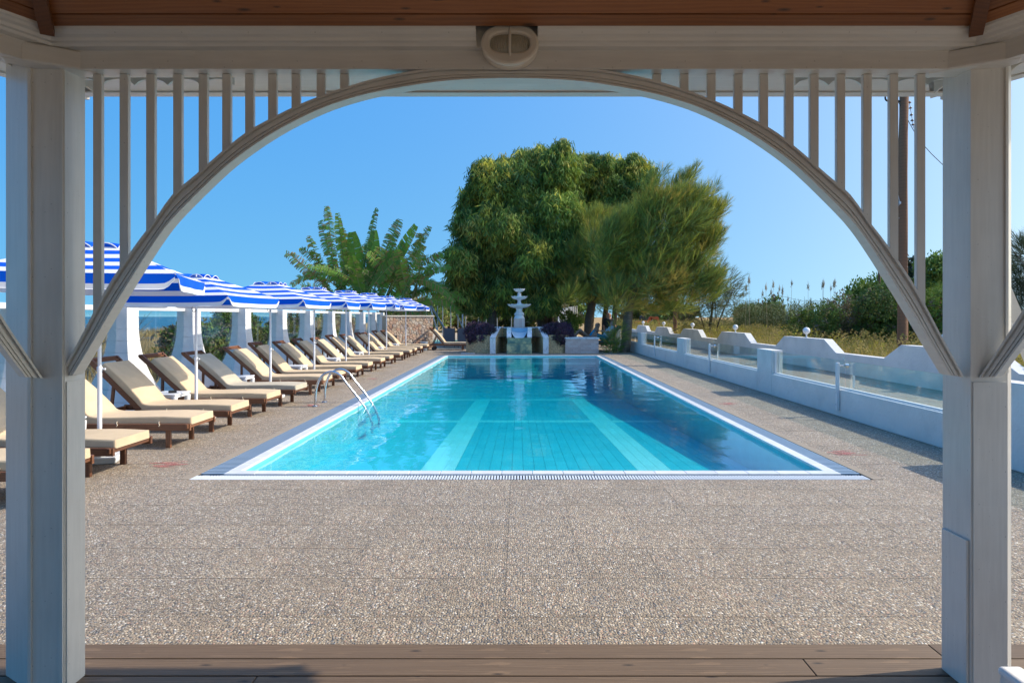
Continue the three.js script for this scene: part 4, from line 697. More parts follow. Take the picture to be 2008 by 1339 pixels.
function plume(seed, n, len, w) { // feathery shoot: fine needles along a stem that points up y
  const f = rng(seed), l = [blade(len * 1.0, w * 1.3, 0.12, 2)]; for (let k = 0; k < n; k++) { const t = rr(0.05, 0.8, f), g = blade(len * rr(0.35, 0.6, f), w, rr(-0.1, 0.3, f), 1), q = new THREE.Quaternion().setFromEuler(new THREE.Euler(rr(0.2, 0.7, f), rr(0, 6.28, f), 0, 'YXZ')); l.push(turnTo(g, q, 0, len * t, 0)); } return merge(l);
}
function leafTuft(seed, n, len, w, spread) { const f = rng(seed), l = []; for (let k = 0; k < n; k++) { const g = blade(len * rr(0.7, 1.3, f), w * rr(0.8, 1.2, f), rr(0, 0.5, f), 2), q = new THREE.Quaternion().setFromEuler(new THREE.Euler(rr(-1.3, 1.3, f), rr(0, 6.28, f), rr(-1.3, 1.3, f))); l.push(turnTo(g, q, rr(-spread, spread, f), rr(-spread, spread, f), rr(-spread, spread, f))); } return merge(l); }
const G = {
  euca: [eucaSpray(1, 11, 0.30, 0.05, 0.18), eucaSpray(2, 11, 0.33, 0.048, 0.2), eucaSpray(3, 10, 0.27, 0.052, 0.17)],
  plume: [plume(4, 18, 0.5, 0.02), plume(5, 20, 0.56, 0.02), plume(6, 18, 0.45, 0.02)],
  tuft: [leafTuft(7, 14, 0.12, 0.05, 0.12), leafTuft(8, 14, 0.13, 0.045, 0.13)],
  spike: [plume(21, 34, 1.25, 0.022), plume(22, 36, 1.4, 0.02)],
  small: [leafTuft(9, 16, 0.07, 0.026, 0.09), leafTuft(10, 16, 0.07, 0.028, 0.09)],
  bigTuft: [leafTuft(12, 14, 0.3, 0.13, 0.3), leafTuft(13, 14, 0.32, 0.12, 0.3)],
};
const PAL = {
  euca: [[0.118, 0.206, 0.047], [0.152, 0.25, 0.054], [0.098, 0.173, 0.047], [0.186, 0.269, 0.062], [0.131, 0.216, 0.069], [0.573, 0.542, 0.086], [0.26, 0.347, 0.062], [0.217, 0.314, 0.054], [0.256, 0.287, 0.061], [0.41, 0.377, 0.089]],
  casua: [[0.196, 0.265, 0.059], [0.235, 0.304, 0.059], [0.3, 0.328, 0.05], [0.17, 0.239, 0.067], [0.46, 0.466, 0.073], [0.209, 0.279, 0.076], [0.566, 0.432, 0.095]],
  shrub: [[0.104, 0.176, 0.042], [0.138, 0.22, 0.048], [0.092, 0.154, 0.048], [0.208, 0.286, 0.058], [0.115, 0.188, 0.058], [0.161, 0.242, 0.038], [0.25, 0.25, 0.072], [0.2, 0.163, 0.108], [0.175, 0.15, 0.108]],
  olive: [[0.137, 0.161, 0.069], [0.161, 0.177, 0.077], [0.113, 0.145, 0.062], [0.209, 0.177, 0.077]],
  lime: [[0.15, 0.255, 0.045], [0.195, 0.3, 0.053], [0.12, 0.21, 0.045], [0.24, 0.315, 0.075]],
  darkc: [[0.053, 0.075, 0.038], [0.068, 0.09, 0.045], [0.045, 0.068, 0.033], [0.075, 0.09, 0.053]],
  purple: [[0.085, 0.045, 0.085], [0.10, 0.05, 0.075], [0.065, 0.04, 0.07], [0.12, 0.07, 0.10], [0.06, 0.06, 0.05]],
};
const M4 = new THREE.Matrix4(), Q4 = new THREE.Quaternion(), S4 = new THREE.Vector3();
// lobes: [x, y, d, radius]; leaves sit in the outer shell of each lobe, thinner towards its middle
function crown(parent, lobes, geos, pal, per, seed, o = {}) {
  const f = rng(seed), items = geos.map(() => []), lump = (v, k) => 1 + 0.16 * Math.sin(v.x * 5.1 + k) * Math.sin(v.y * 6.3 + k * 2) + 0.12 * Math.sin(v.z * 7.7 + k * 3 + v.x * 4);
  if (o.clumps) { // each lobe is a bunch of smaller tufts with gaps between them
    const out = []; for (const [x, y, d, r, rv] of lobes) { out.push([x, y, d, r * 0.8, rv]); for (let k = 0; k < o.clumps; k++) { const u = 2 * f() - 1, a = f() * 6.2832, s = Math.sqrt(1 - u * u), q = r * rr(0.6, 0.85, f); out.push([x + s * Math.cos(a) * q, y + u * q, d - s * Math.sin(a) * q, r * rr(0.26, 0.42, f), rv]); } } lobes = out;
  }
  lobes.forEach(([x, y, d, r, rv], k) => {
    const n = Math.round(per * r * r * (o.sparse ?? 1)), lobeTint = rr(0.85, 1.15, f), col0 = pick(pal, f);
    for (let i = 0; i < n; i++) {
      const u = 2 * f() - 1, a = f() * 6.2832, s = Math.sqrt(1 - u * u), v = new THREE.Vector3(s * Math.cos(a), u, s * Math.sin(a)), R0 = r * lump(v, k * 1.7) * (0.42 + 0.62 * Math.pow(f(), 0.45)) * (f() < (o.stray ?? 0) ? rr(1.05, 1.4, f) : 1);
      const p = new THREE.Vector3(x + v.x * R0, y + v.y * R0 * (rv ?? o.flat ?? 1), -d + v.z * R0);
      if (p.y < (o.minY ?? -1)) continue;
      let dir; if (o.up) { dir = v.clone().multiplyScalar(o.out ?? 0.8).add(o.up).add(new THREE.Vector3(rr(-0.35, 0.35, f), rr(-0.3, 0.3, f), rr(-0.35, 0.35, f))).normalize(); Q4.setFromUnitVectors(UPV, dir); Q4.multiply(new THREE.Quaternion().setFromAxisAngle(UPV, f() * 6.28)); } else Q4.setFromEuler(new THREE.Euler(rr(-0.5, 0.5, f), f() * 6.28, rr(-0.5, 0.5, f)));
      const sc = rr(0.75, 1.3, f) * (o.scale ?? 1), c = f() < 0.55 ? col0 : pick(pal, f), tn = lobeTint * rr(0.8, 1.2, f);
      items[Math.floor(f() * geos.length)].push([p, Q4.clone(), sc, c.map((q) => q * tn)]);
    }
  });
  items.forEach((l, gi) => {
    if (!l.length) return; const im = new THREE.InstancedMesh(geos[gi], o.mat ?? M.leaf, l.length), col = new THREE.Color();
    l.forEach(([p, q, s, c], i) => { im.setMatrixAt(i, M4.compose(p, q, S4.set(s, s, s))); im.setColorAt(i, col.setRGB(...c)); });
    im.name = 'foliage'; im.userData.kind = 'stuff'; parent.add(im);
  });
}
function limb(pts, r0, r1, seg = 9) { // bent, tapering, slightly uneven stem
  const c = new THREE.CatmullRomCurve3(pts), n = Math.max(6, pts.length * 4), fr = c.computeFrenetFrames(n, false), P = c.getPoints(n);
  return uvm(grid(seg, n, (u, v) => { const i = Math.round(v * n), a = u * 6.2832, r = (r0 + (r1 - r0) * Math.pow(v, 0.8)) * (1 + 0.1 * Math.sin(a * 3 + v * 7) + 0.06 * Math.sin(a * 5 - v * 13)); return P[i].clone().addScaledVector(fr.normals[i], Math.cos(a) * r).addScaledVector(fr.binormals[i], Math.sin(a) * r); }), 'y');
}
const pxl = (list, D, f) => list.map(([x, y, r, dd, rv]) => { const d = D + (dd ?? rr(-1.3, 1.3, f)); return [px(x, d), py(y, d), d, r * d / FOC, rv]; });
function tree(name, label, cat, trunkPts, r0, lobes, geos, pal, per, seed, o = {}) {
  const t = thing(name, label, cat, [0, 0, 0], 0, o.group), f = rng(seed + 5);
  mesh('trunk', limb(trunkPts, r0, r0 * 0.62), o.bark ?? M.bark, t);
  const top = trunkPts[trunkPts.length - 1], br = [];
  lobes.forEach(([x, y, d, r], i) => { if (i % (o.every ?? 2)) return; const e = V(x, y, d), m = top.clone().lerp(e, 0.5).add(new THREE.Vector3(rr(-0.3, 0.3, f), rr(-0.1, 0.4, f), rr(-0.3, 0.3, f))); br.push(limb([top.clone().lerp(trunkPts[trunkPts.length - 2], 0.25 * f()), m, e], r0 * rr(0.3, 0.5, f), 0.02, 6)); });
  if (br.length) mesh('branches', br, o.bark ?? M.bark, t);
  crown(t, lobes, geos, pal, per, seed, o);
  return t;
}
{
  const f = rng(123);
  // big eucalyptus trees behind the fountain
  const a = pxl([[1050, 330, 46], [1098, 322, 44], [1015, 345, 40], [968, 352, 46], [1030, 385, 62], [1085, 375, 56], [945, 405, 48], [990, 420, 66], [1060, 440, 66], [925, 455, 46], [960, 490, 58], [1025, 490, 62], [1085, 480, 52], [905, 520, 36], [930, 555, 46], [985, 555, 50], [1040, 560, 52], [1085, 545, 46], [908, 580, 26], [955, 600, 30], [1000, 590, 34], [1065, 598, 36], [1100, 420, 52], [1110, 500, 40], [1000, 450, 50, -1.6], [960, 440, 44, -1.4], [1050, 510, 46, -1.5], [1055, 300, 16], [1100, 292, 16], [1085, 305, 16], [1030, 312, 15], [985, 322, 15], [958, 325, 14], [935, 375, 16], [905, 430, 16], [888, 490, 14]], 36, f);
  tree('eucalyptus_tree', 'tall full eucalyptus with drooping dark leaves, forked trunk left of the fountain', 'tree', [V(px(966, 35.5), -0.05, 35.5), V(px(965, 35.5), 1.3, 35.5), V(px(968, 35.5), 2.5, 35.6), V(px(985, 36), 4.5, 36), V(px(1005, 36), 6.8, 36)], 0.3, a, G.euca, PAL.euca, 210, 1001, { minY: 1.9, clumps: 11, stray: 0.16, scale: 1.1, bark: M.bark });
  { const t = scene.children[scene.children.length - 1]; mesh('limb', limb([V(px(966, 35.5), 1.2, 35.5), V(px(957, 35.4), 2.3, 35.4), V(px(950, 35.4), 4.4, 35.5)], 0.18, 0.08), M.bark, t); }
  const b = pxl([[1140, 345, 44], [1185, 345, 44], [1170, 335, 30], [1240, 345, 42], [1262, 362, 30], [1130, 390, 48], [1190, 395, 54], [1245, 400, 46], [1120, 450, 46], [1180, 450, 56], [1230, 455, 46], [1105, 520, 44], [1150, 520, 46], [1075, 560, 36], [1060, 520, 40], [1098, 303, 15], [1062, 300, 15], [1150, 318, 16], [1188, 315, 15], [1238, 318, 15], [1215, 330, 16], [1268, 340, 14]], 38.5, f);
  tree('eucalyptus_tree', 'eucalyptus with yellow green top, thick double trunk right of the fountain', 'tree', [V(px(1066, 36.5), -0.05, 36.5), V(px(1066, 36.5), 1.3, 36.5), V(px(1072, 36.8), 2.9, 36.8), V(px(1100, 37.8), 5.6, 37.8), V(px(1160, 38.5), 8, 38.5)], 0.4, b, G.euca, PAL.euca, 210, 1002, { minY: 2.3, clumps: 11, stray: 0.16, scale: 1.1 });
  { const t = scene.children[scene.children.length - 1]; mesh('limb', limb([V(px(1074, 36.4), 0.1, 36.4), V(px(1082, 36.4), 1.5, 36.4), V(px(1088, 36.6), 3.8, 36.8)], 0.22, 0.11), M.bark, t); }
  // feathery casuarinas, combed to the right by the wind
  const wind = new THREE.Vector3(0.34, 0.72, 0);
  const c = pxl([[1335, 425, 48], [1372, 445, 36], [1295, 430, 48], [1250, 440, 44], [1340, 480, 52], [1285, 490, 58], [1230, 490, 52], [1370, 500, 36], [1350, 540, 46], [1295, 550, 56], [1240, 545, 50], [1200, 530, 44], [1325, 585, 38, 0.4], [1270, 590, 40], [1215, 585, 36], [1190, 480, 34], [1360, 575, 26], [1325, 385, 28], [1360, 395, 26], [1285, 398, 28], [1380, 418, 18]], 28.9, f);
  const tips = [], ft = rng(2024); // pointed shoots standing off the crown, leaning with the wind
  for (let k = 0; k < 52; k++) { const [x, y, d, r] = c[Math.floor(ft() * c.length)], a = rr(-0.9, 1.9, ft), z = rr(-0.8, 0.8, ft), v = new THREE.Vector3(Math.cos(a), Math.sin(a), z).normalize(), st = v.clone().multiplyScalar(0.4).add(new THREE.Vector3(0.62, 0.62, 0)).normalize(), L = rr(0.35, 0.75, ft); for (let q = 0; q < 5; q++) tips.push([x + v.x * r * 0.8 + st.x * L * q * 0.42, y + v.y * r * 0.8 + st.y * L * q * 0.42, d - v.z * r * 0.8, [0.42, 0.36, 0.29, 0.22, 0.15][q]]); }
  tree('casuarina_tree', 'windswept feathery casuarina with thick leaning trunk at the far right pool corner', 'tree', [V(px(1224, 28.4), -0.05, 28.4), V(px(1229, 28.5), 0.8, 28.5), V(px(1233, 28.6), 1.7, 28.6), V(px(1240, 28.8), 2.6, 28.8), V(px(1275, 29), 4.2, 29)], 0.26, c, G.plume, PAL.casua, 320, 1003, { up: wind, clumps: 8, out: 0.75, minY: 1.8, bark: M.barkPale });
  crown(scene.children[scene.children.length - 1], c, G.spike, PAL.casua, 5, 1013, { up: wind, out: 0.7, minY: 2.2 });
  crown(scene.children[scene.children.length - 1], tips, G.plume, PAL.casua, 330, 1014, { up: wind, out: 0.35, minY: 2.2, scale: 0.85 });
  const c2 = pxl([[1140, 510, 44], [1170, 480, 44], [1132, 560, 40], [1165, 560, 46], [1185, 585, 36], [1120, 585, 28], [1200, 450, 38], [1150, 590, 28], [1160, 440, 34], [1200, 520, 44]], 33, f);
  tree('casuarina_tree', 'darker feathery casuarina behind the tiled box, left of the leaning trunk', 'tree', [V(px(1152, 33), -0.05, 33), V(px(1155, 33), 1, 33), V(px(1160, 33), 2.2, 33), V(px(1165, 33), 3.4, 33)], 0.3, c2, G.plume, PAL.casua, 380, 1004, { up: wind, clumps: 8, out: 0.75, minY: 2.3, bark: M.bark });
  [[1184, 35, 'slim straight casuarina trunk with feathery crown behind the reclining people', 1006], [1202, 37, 'casuarina with forked trunk behind the standing man', 1007]].forEach(([x, d, lab, sd]) => {
    const l = pxl([[x, 560, 34], [x + 22, 540, 32], [x - 14, 585, 24], [x + 30, 580, 26]], d, f);
    tree('casuarina_tree', lab, 'tree', [V(px(x, d), -0.05, d), V(px(x + 2, d), 1.1, d), V(px(x + 5, d), 2.2, d), V(px(x + 8, d), 3.2, d)], 0.2, l, G.plume, PAL.casua, 420, sd, { up: wind, minY: 1.8 });
  });
  // thin tamarisk beyond the boundary wall
  const tm = pxl([[1395, 540, 28], [1420, 560, 28], [1375, 570, 28], [1400, 590, 32], [1430, 595, 22], [1370, 610, 26], [1405, 625, 28], [1350, 600, 20], [1440, 575, 16], [1345, 630, 18]], 37, f);
  const tt = tree('tamarisk_tree', 'thin grey green tamarisk beyond the boundary wall, sky showing through', 'tree', [V(px(1393, 37), -0.05, 37), V(px(1392, 37), 0.8, 37), V(px(1396, 37), 1.8, 37), V(px(1400, 37), 3, 37)], 0.1, tm, G.plume, PAL.olive, 170, 1008, { up: new THREE.Vector3(0.4, 0.6, 0), out: 1.1, every: 1, scale: 1.15 });
  mesh('limb', [limb([V(px(1392, 37), 0, 37), V(px(1375, 37), 1.6, 37), V(px(1360, 37), 3, 37)], 0.06, 0.02), limb([V(px(1396, 37), 0, 37), V(px(1415, 37), 1.7, 37), V(px(1440, 37), 3.4, 37)], 0.06, 0.02)], M.bark, tt);
  // shrubs behind the glass on the left
  [[-8.75, 17.6, 1.05, 'largest, behind the fourth pillar'], [-8.6, 20.2, 1.0, 'behind the fifth and sixth pillars'], [-8.5, 22.6, 1.05, 'behind the seventh pillar'], [-8.5, 25.2, 1.05, 'behind the eighth pillar'], [-8.3, 27.6, 1.15, 'taller than the rail, behind the ninth pillar'], [-8.6, 30.2, 1.0, 'near the end of the windbreak'], [-12.5, 27.5, 1.4, 'set further back towards the sea']].forEach(([x, d, r, w], i) => {
    const s = thing('green_shrub', `dark green shrub outside the glass windbreak, ${w}`, 'shrub', [0, 0, 0], 0, 'shrubs outside the windbreak'), lb = [];
    for (let k = 0; k < 7; k++) lb.push([x + rr(-0.6, 0.6, f) * r, rr(0.35, 1.15, f) * r, d + rr(-0.7, 0.7, f) * r, r * rr(0.45, 0.62, f)]);
    crown(s, lb, G.tuft, PAL.shrub, 420, 1100 + i, { minY: 0.02 });
    mesh('stem', [0, 1, 2].map((k) => limb([V(x, -0.03, d), V(x + rr(-0.2, 0.2, f), 0.5, d), V(x + rr(-0.5, 0.5, f), 1.1, d + rr(-0.3, 0.3, f))], 0.03, 0.012, 5)), M.bark, s);
  });
  { const s = thing('bare_shrub', 'leafless twiggy shrub behind the second glass panel', 'shrub'), tw = [], f2 = rng(71);
    for (let k = 0; k < 46; k++) { const x = -8.4 + rr(-0.7, 0.7, f2), d = 12.2 + rr(-0.8, 0.8, f2), e = V(x + rr(-0.7, 0.7, f2), rr(0.7, 1.75, f2), d + rr(-0.4, 0.4, f2)), m = V(x, 0.4, d).lerp(e, 0.5).add(new THREE.Vector3(rr(-0.15, 0.15, f2), 0.1, 0)); tw.push(limb([V(x, -0.03, d), m, e], 0.012, 0.004, 4)); for (let q = 0; q < 4; q++) { const b0 = m.clone().lerp(e, f2()); tw.push(bar(b0, b0.clone().add(new THREE.Vector3(rr(-0.3, 0.3, f2), rr(0.0, 0.3, f2), rr(-0.2, 0.2, f2))), 0.005, 0.002, 4)); } }
    mesh('twigs', tw, std(C(0.22, 0.19, 0.16), 0.95), s); }
  // right: low evergreen mounds, trees behind
  const mound = (name, label, D, list, geos, pal, per, sd, o = {}) => { const s = thing(name, label, o.cat ?? 'shrub', [0, 0, 0], 0, o.group), lb = pxl(list, D, f); crown(s, lb, geos, pal, per, sd, { minY: -0.02, ...o }); const [x, y, d] = lb[0]; mesh('stem', limb([V(x, -0.05, d), V(x, y * 0.5, d), V(x + 0.1, y, d)], o.stem ?? 0.08, 0.03, 6), M.bark, s); return s; };
  const grp = { group: 'evergreen shrubs in the field' };
  mound('evergreen_shrub', 'rounded dark evergreen shrub in the field, left end of the thicket', 31, [[1580, 645, 32], [1560, 660, 24], [1610, 635, 32], [1600, 665, 26]], G.tuft, PAL.shrub, 300, 1201, grp);
  mound('evergreen_shrub', 'rounded dark evergreen shrub in the middle of the thicket', 30, [[1655, 620, 40], [1640, 650, 34], [1690, 640, 40], [1620, 625, 26], [1670, 665, 30]], G.tuft, PAL.shrub, 300, 1202, grp);
  mound('evergreen_shrub', 'tall dark evergreen shrub directly behind the utility pole', 29, [[1740, 600, 42], [1770, 630, 48], [1720, 640, 42], [1790, 600, 40], [1760, 665, 36], [1715, 600, 34]], G.tuft, PAL.shrub, 300, 1203, grp);
  mound('evergreen_shrub', 'evergreen shrub with a few red leaves beside the right post', 27, [[1830, 620, 50], [1850, 660, 50], [1870, 610, 50], [1815, 660, 36]], G.tuft, [...PAL.lime, ...PAL.shrub, [0.2, 0.05, 0.03]], 300, 1204, grp);
  tree('field_tree', 'bright green leafy tree far behind the thicket, left of the utility pole', 'tree', [V(px(1700, 46), -0.05, 46), V(px(1702, 46), 1.5, 46), V(px(1705, 46), 3, 46)], 0.15, pxl([[1690, 572, 20], [1715, 565, 22], [1740, 570, 20], [1675, 585, 14], [1725, 585, 22], [1700, 590, 20]], 46, f), G.bigTuft, PAL.lime, 70, 1205, { group: 'trees in the field' });
  tree('field_tree', 'pale green tree standing against the sky between the utility pole and right post', 'tree', [V(px(1830, 42), -0.05, 42), V(px(1830, 42), 2, 42), V(px(1832, 42), 4, 42)], 0.18, pxl([[1835, 530, 26], [1850, 555, 30], [1820, 560, 24], [1860, 520, 22], [1840, 590, 34]], 42, f), G.bigTuft, PAL.lime, 80, 1206, { group: 'trees in the field' });
  tree('field_tree', 'narrow dark conifer just right of the utility pole', 'tree', [V(px(1792, 44), -0.05, 44), V(px(1792, 44), 2, 44), V(px(1793, 44), 4, 44)], 0.18, pxl([[1790, 520, 12], [1792, 545, 18], [1796, 570, 20], [1786, 590, 22]], 44, f), G.bigTuft, PAL.darkc, 90, 1207, { group: 'trees in the field' });
  tree('field_tree', 'dark dense conifer at the right frame edge behind the post', 'tree', [V(px(2040, 24), -0.05, 24), V(px(2040, 24), 1.5, 24), V(px(2040, 24), 3, 24)], 0.2, pxl([[2030, 520, 52], [2060, 500, 50], [2020, 580, 44], [2030, 640, 50], [2060, 580, 60], [1998, 610, 26], [2012, 500, 28]], 24, f), G.plume, PAL.darkc, 420, 1208, { up: new THREE.Vector3(0.1, 0.3, 0), out: 1, group: 'trees in the field' });
  // distant belt of trees behind the sports court and the field
  const belt = [[880, 66, 34], [915, 70, 30], [950, 68, 32], [990, 72, 30], [1035, 70, 34], [1080, 68, 30], [1125, 74, 30], [850, 62, 30], [1240, 72, 24], [1275, 76, 22], [1310, 74, 24], [820, 64, 26], [1465, 70, 22], [1500, 62, 26], [1340, 80, 20], [780, 66, 28]];
  belt.forEach(([x, d, r], i) => {
    const l = []; for (let k = 0; k < 6; k++) l.push([x + rr(-22, 22, f), 622 - r * rr(-0.2, 0.75, f), r * rr(0.5, 0.75, f)]);
    tree('distant_tree', `distant dusky green tree in the belt on the horizon, ${WORDS[belt.filter((q) => q[0] < x).length]} from the left`, 'tree', [V(px(x, d), -0.05, d), V(px(x, d), 1, d), V(px(x, d), 2, d)], 0.16, pxl(l, d, f), G.bigTuft, PAL.olive.concat(PAL.shrub), 34, 1300 + i, { minY: 0.3, scale: 1.35, every: 3, group: 'distant belt of trees' });
  });
  mound('leafy_shrub', 'bright green leafy shrub by the white bar fence, right of the second trunk', 36, [[1112, 622, 14], [1120, 640, 16], [1108, 648, 12], [1128, 630, 12]], G.tuft, PAL.lime, 420, 1240);
  mound('leafy_shrub', 'low feathery green shrub at the foot of the leaning casuarina', 27.9, [[1205, 668, 14, 0], [1212, 650, 12, 0], [1203, 682, 13, 0], [1195, 690, 8, 0]], G.plume, PAL.lime.concat(PAL.casua), 900, 1241, { up: new THREE.Vector3(0, 0.4, 0), scale: 0.7 });
  // purple leaves trailing over the planters
  for (const s of [-1, 1]) {
    const o = thing('purple_plant', `trailing purple leaved plant spilling over the ${s < 0 ? 'left' : 'right'} planter`, 'plant', [0, 0, 0], 0, 'purple plants in the planters'), x = 0.03 + s * 1.32, d = 28.65, l = [];
    for (let k = 0; k < 16; k++) { const a = (k / 15) * Math.PI / 2; l.push([x + s * rr(0.5, 1.0, f) * Math.cos(a), 0.88 + rr(-0.02, 0.14, f), d - rr(0.4, 1.0, f) * Math.sin(a), rr(0.22, 0.32, f)]); }
    for (let k = 0; k < 7; k++) { const a = rr(0.35, 1.3, f); l.push([x + s * 1.12 * Math.cos(a), rr(0.5, 0.75, f), d - 1.14 * Math.sin(a), rr(0.12, 0.2, f)]); }
    crown(o, l, G.small, PAL.purple, 1500, 1400 + s, { minY: 0.05 });
    mesh('stems', l.slice(0, 8).map(([a, b, c]) => bar(V(a, 0.70, c), V(a, b, c), 0.01, 0.006, 5)), std(C(0.08, 0.04, 0.06), 0.9), o);
  }
}
{ // banana clump behind the stone wall: every leaf a midrib with torn blades
  const f = rng(808), D0 = 34;
  const stems = [[650, 34.5], [700, 33.6], [745, 34.2], [795, 33.8]];
  M.banana = phys(C(1, 1, 1), 0.75, { vertexColors: true, transmission: 0.35, thickness: 0, specularIntensity: 0.5 });
  M.bananaStem = std(C(0.16, 0.17, 0.06), 0.8, { map: mottle });
  const L = [ // base, tip (in the picture), arching, tornness, dryness, stem
    [665, 590, 560, 495, 20, 0.9, 0.8, 0], [650, 585, 606, 462, 10, 0.8, 0.5, 0], [655, 560, 640, 404, -8, 0.8, 0.45, 0], [680, 560, 662, 418, 6, 0.5, 0.1, 1], [672, 580, 628, 432, 12, 0.8, 0.3, 0],
    [700, 560, 738, 407, -10, 0.7, 0.15, 1], [705, 560, 690, 455, 0, 0.15, 0, 1], [725, 560, 784, 430, -12, 0.7, 0.4, 2], [735, 570, 733, 452, 4, 0.1, 0, 2], [740, 570, 815, 442, -6, 0.25, 0, 2],
    [760, 575, 842, 444, -14, 0.75, 0.25, 3], [745, 560, 866, 497, -18, 0.9, 1, 2], [770, 580, 884, 524, -34, 0.6, 0.3, 3], [775, 590, 912, 592, -46, 0.7, 0.35, 3], [770, 600, 880, 560, -30, 0.5, 0.2, 3],
    [790, 610, 902, 613, -50, 0.6, 0.5, 3], [655, 600, 590, 560, 26, 0.8, 0.7, 0], [690, 595, 640, 520, 16, 0.8, 0.6, 0], [715, 600, 690, 500, 8, 0.4, 0.1, 1], [740, 600, 770, 490, -8, 0.3, 0.05, 2], [650, 610, 560, 575, 30, 0.8, 0.6, 0],
    [760, 610, 800, 520, -14, 0.4, 0.1, 3], [770, 615, 850, 640, -30, 0.8, 0.9, 3], [720, 610, 700, 540, 6, 0.3, 0, 1], [780, 600, 830, 480, -14, 0.5, 0.2, 3], [700, 600, 735, 500, -8, 0.3, 0, 2]];
  for (let k = 0; k < 26; k++) { const st = k % 4, x = stems[st][0] + rr(0, 30, f), a = rr(-1.5, 1.75, f), l = rr(90, 140, f); L.push([x, rr(560, 600, f), x + Math.sin(a) * l, 580 - Math.cos(a) * l, -30 * Math.sign(a) * Math.abs(a), rr(0.5, 0.95, f), rr(0.1, 0.7, f), st]); }
  const plants = stems.map(([x, d], i) => { const o = thing('banana_plant', `banana plant with long torn leaves, ${['leftmost, browning', 'second from the left', 'third from the left', 'rightmost, drooping over the stone wall'][i]} of the clump`, 'banana plant', [0, 0, 0], 0, 'banana plants behind the stone wall'); mesh('false_stem', limb([V(px(x, d), -0.05, d), V(px(x, d) + 0.1, 1.2, d), V(px(x + 12, d), 2.6, d), V(px(x + 22, d), 3.4, d)], 0.16, 0.07), M.bananaStem, o); return o; });
  L.forEach(([bx, by, tx, ty, lift, torn, dry, st], li) => {
    const d = stems[st][1] + rr(-0.9, 0.9, f), d2 = d + rr(-1.3, 1.1, f), a = V(px(bx, d), py(by, d), d), e = V(px(tx, d2), py(ty, d2), d2), len = a.distanceTo(e);
    const c1 = a.clone().lerp(e, 0.5).add(new THREE.Vector3(lift * -0.012, Math.abs(lift) * 0.03, 0)), crv = new THREE.QuadraticBezierCurve3(a, c1, e);
    const n = Math.round(len * 17), pos = [], col = [], side0 = rr(-0.6, 0.6, f), tilt = rr(-0.5, 0.9, f), halfW = rr(0.34, 0.46, f), fx = rr(-0.7, 0.7, f), fy = rr(0.1, 0.7, f);
    const gr = pick([[0.17, 0.32, 0.04], [0.13, 0.27, 0.035], [0.21, 0.36, 0.05], [0.11, 0.22, 0.035]], f), br = pick([[0.36, 0.23, 0.08], [0.40, 0.29, 0.12], [0.28, 0.16, 0.05]], f);
    for (const s of [-1, 1]) {
      let ang = 0, shift = 0;
      for (let i = 0; i < n; i++) {
        const t0 = 0.1 + 0.9 * i / n, t1 = 0.1 + 0.9 * (i + 1) / n, tear = f() < torn * 0.7; if (tear) { ang = rr(-0.5, 0.6, f) * torn; shift = rr(0, 0.5, f) * torn; }
        if (f() < torn * 0.10) continue;
        const p0 = crv.getPoint(t0), p1 = crv.getPoint(t1), tg = crv.getTangent((t0 + t1) / 2), up = new THREE.Vector3(fx, fy, 1), sd = new THREE.Vector3().crossVectors(tg, up).normalize().multiplyScalar(s), nm = new THREE.Vector3().crossVectors(sd, tg).normalize().multiplyScalar(s);
        const w = halfW * Math.pow(Math.sin(Math.PI * Math.min(1, Math.max(0.02, (t0 - 0.06) * 0.98))), 0.6) * (1 - 0.3 * torn * f()), droop = 0.12 + tilt * 0.2 * s + 0.35 * torn + ang;
        const out = sd.clone().multiplyScalar(Math.cos(droop)).addScaledVector(new THREE.Vector3(0, -1, 0), Math.sin(droop)).addScaledVector(tg, 0.35 + shift * 0.3).normalize();
        const g1 = p1.clone().lerp(p0, tear ? 0.16 : 0), m0 = p0.clone().addScaledVector(out, w * 0.62).addScaledVector(nm, 0.02), m1 = g1.clone().addScaledVector(out, w * 0.62).addScaledVector(nm, 0.02), e0 = p0.clone().addScaledVector(out, w).add(new THREE.Vector3(0, -0.05 * torn, 0)), e1 = g1.clone().addScaledVector(out, w * (tear ? 0.9 : 1)).add(new THREE.Vector3(0, -0.05 * torn, 0));
        const cI = f() < dry * 0.5 ? br : gr.map((q) => q * rr(0.85, 1.15, f)), cE = f() < 0.2 + dry * 0.8 ? br : gr;
        pos.push(p0, g1, m1, p0, m1, m0, m0, m1, e1, m0, e1, e0); for (const c of [cI, cI, cI, cI, cI, cI, cI, cI, cE, cI, cE, cE]) col.push(...c);
      }
    }
    const g = new THREE.BufferGeometry().setFromPoints(pos); g.setAttribute('color', new THREE.Float32BufferAttribute(col, 3)); g.computeVertexNormals();
    const rib = limb(crv.getPoints(8), 0.035, 0.008, 5); const rc = dry > 0.7 ? br : [0.30, 0.36, 0.12]; rib.setAttribute('color', new THREE.Float32BufferAttribute(Array.from({ length: rib.attributes.position.count }, () => rc).flat(), 3));
    mesh('leaf', [g, rib], M.banana, plants[st]);
  });
}
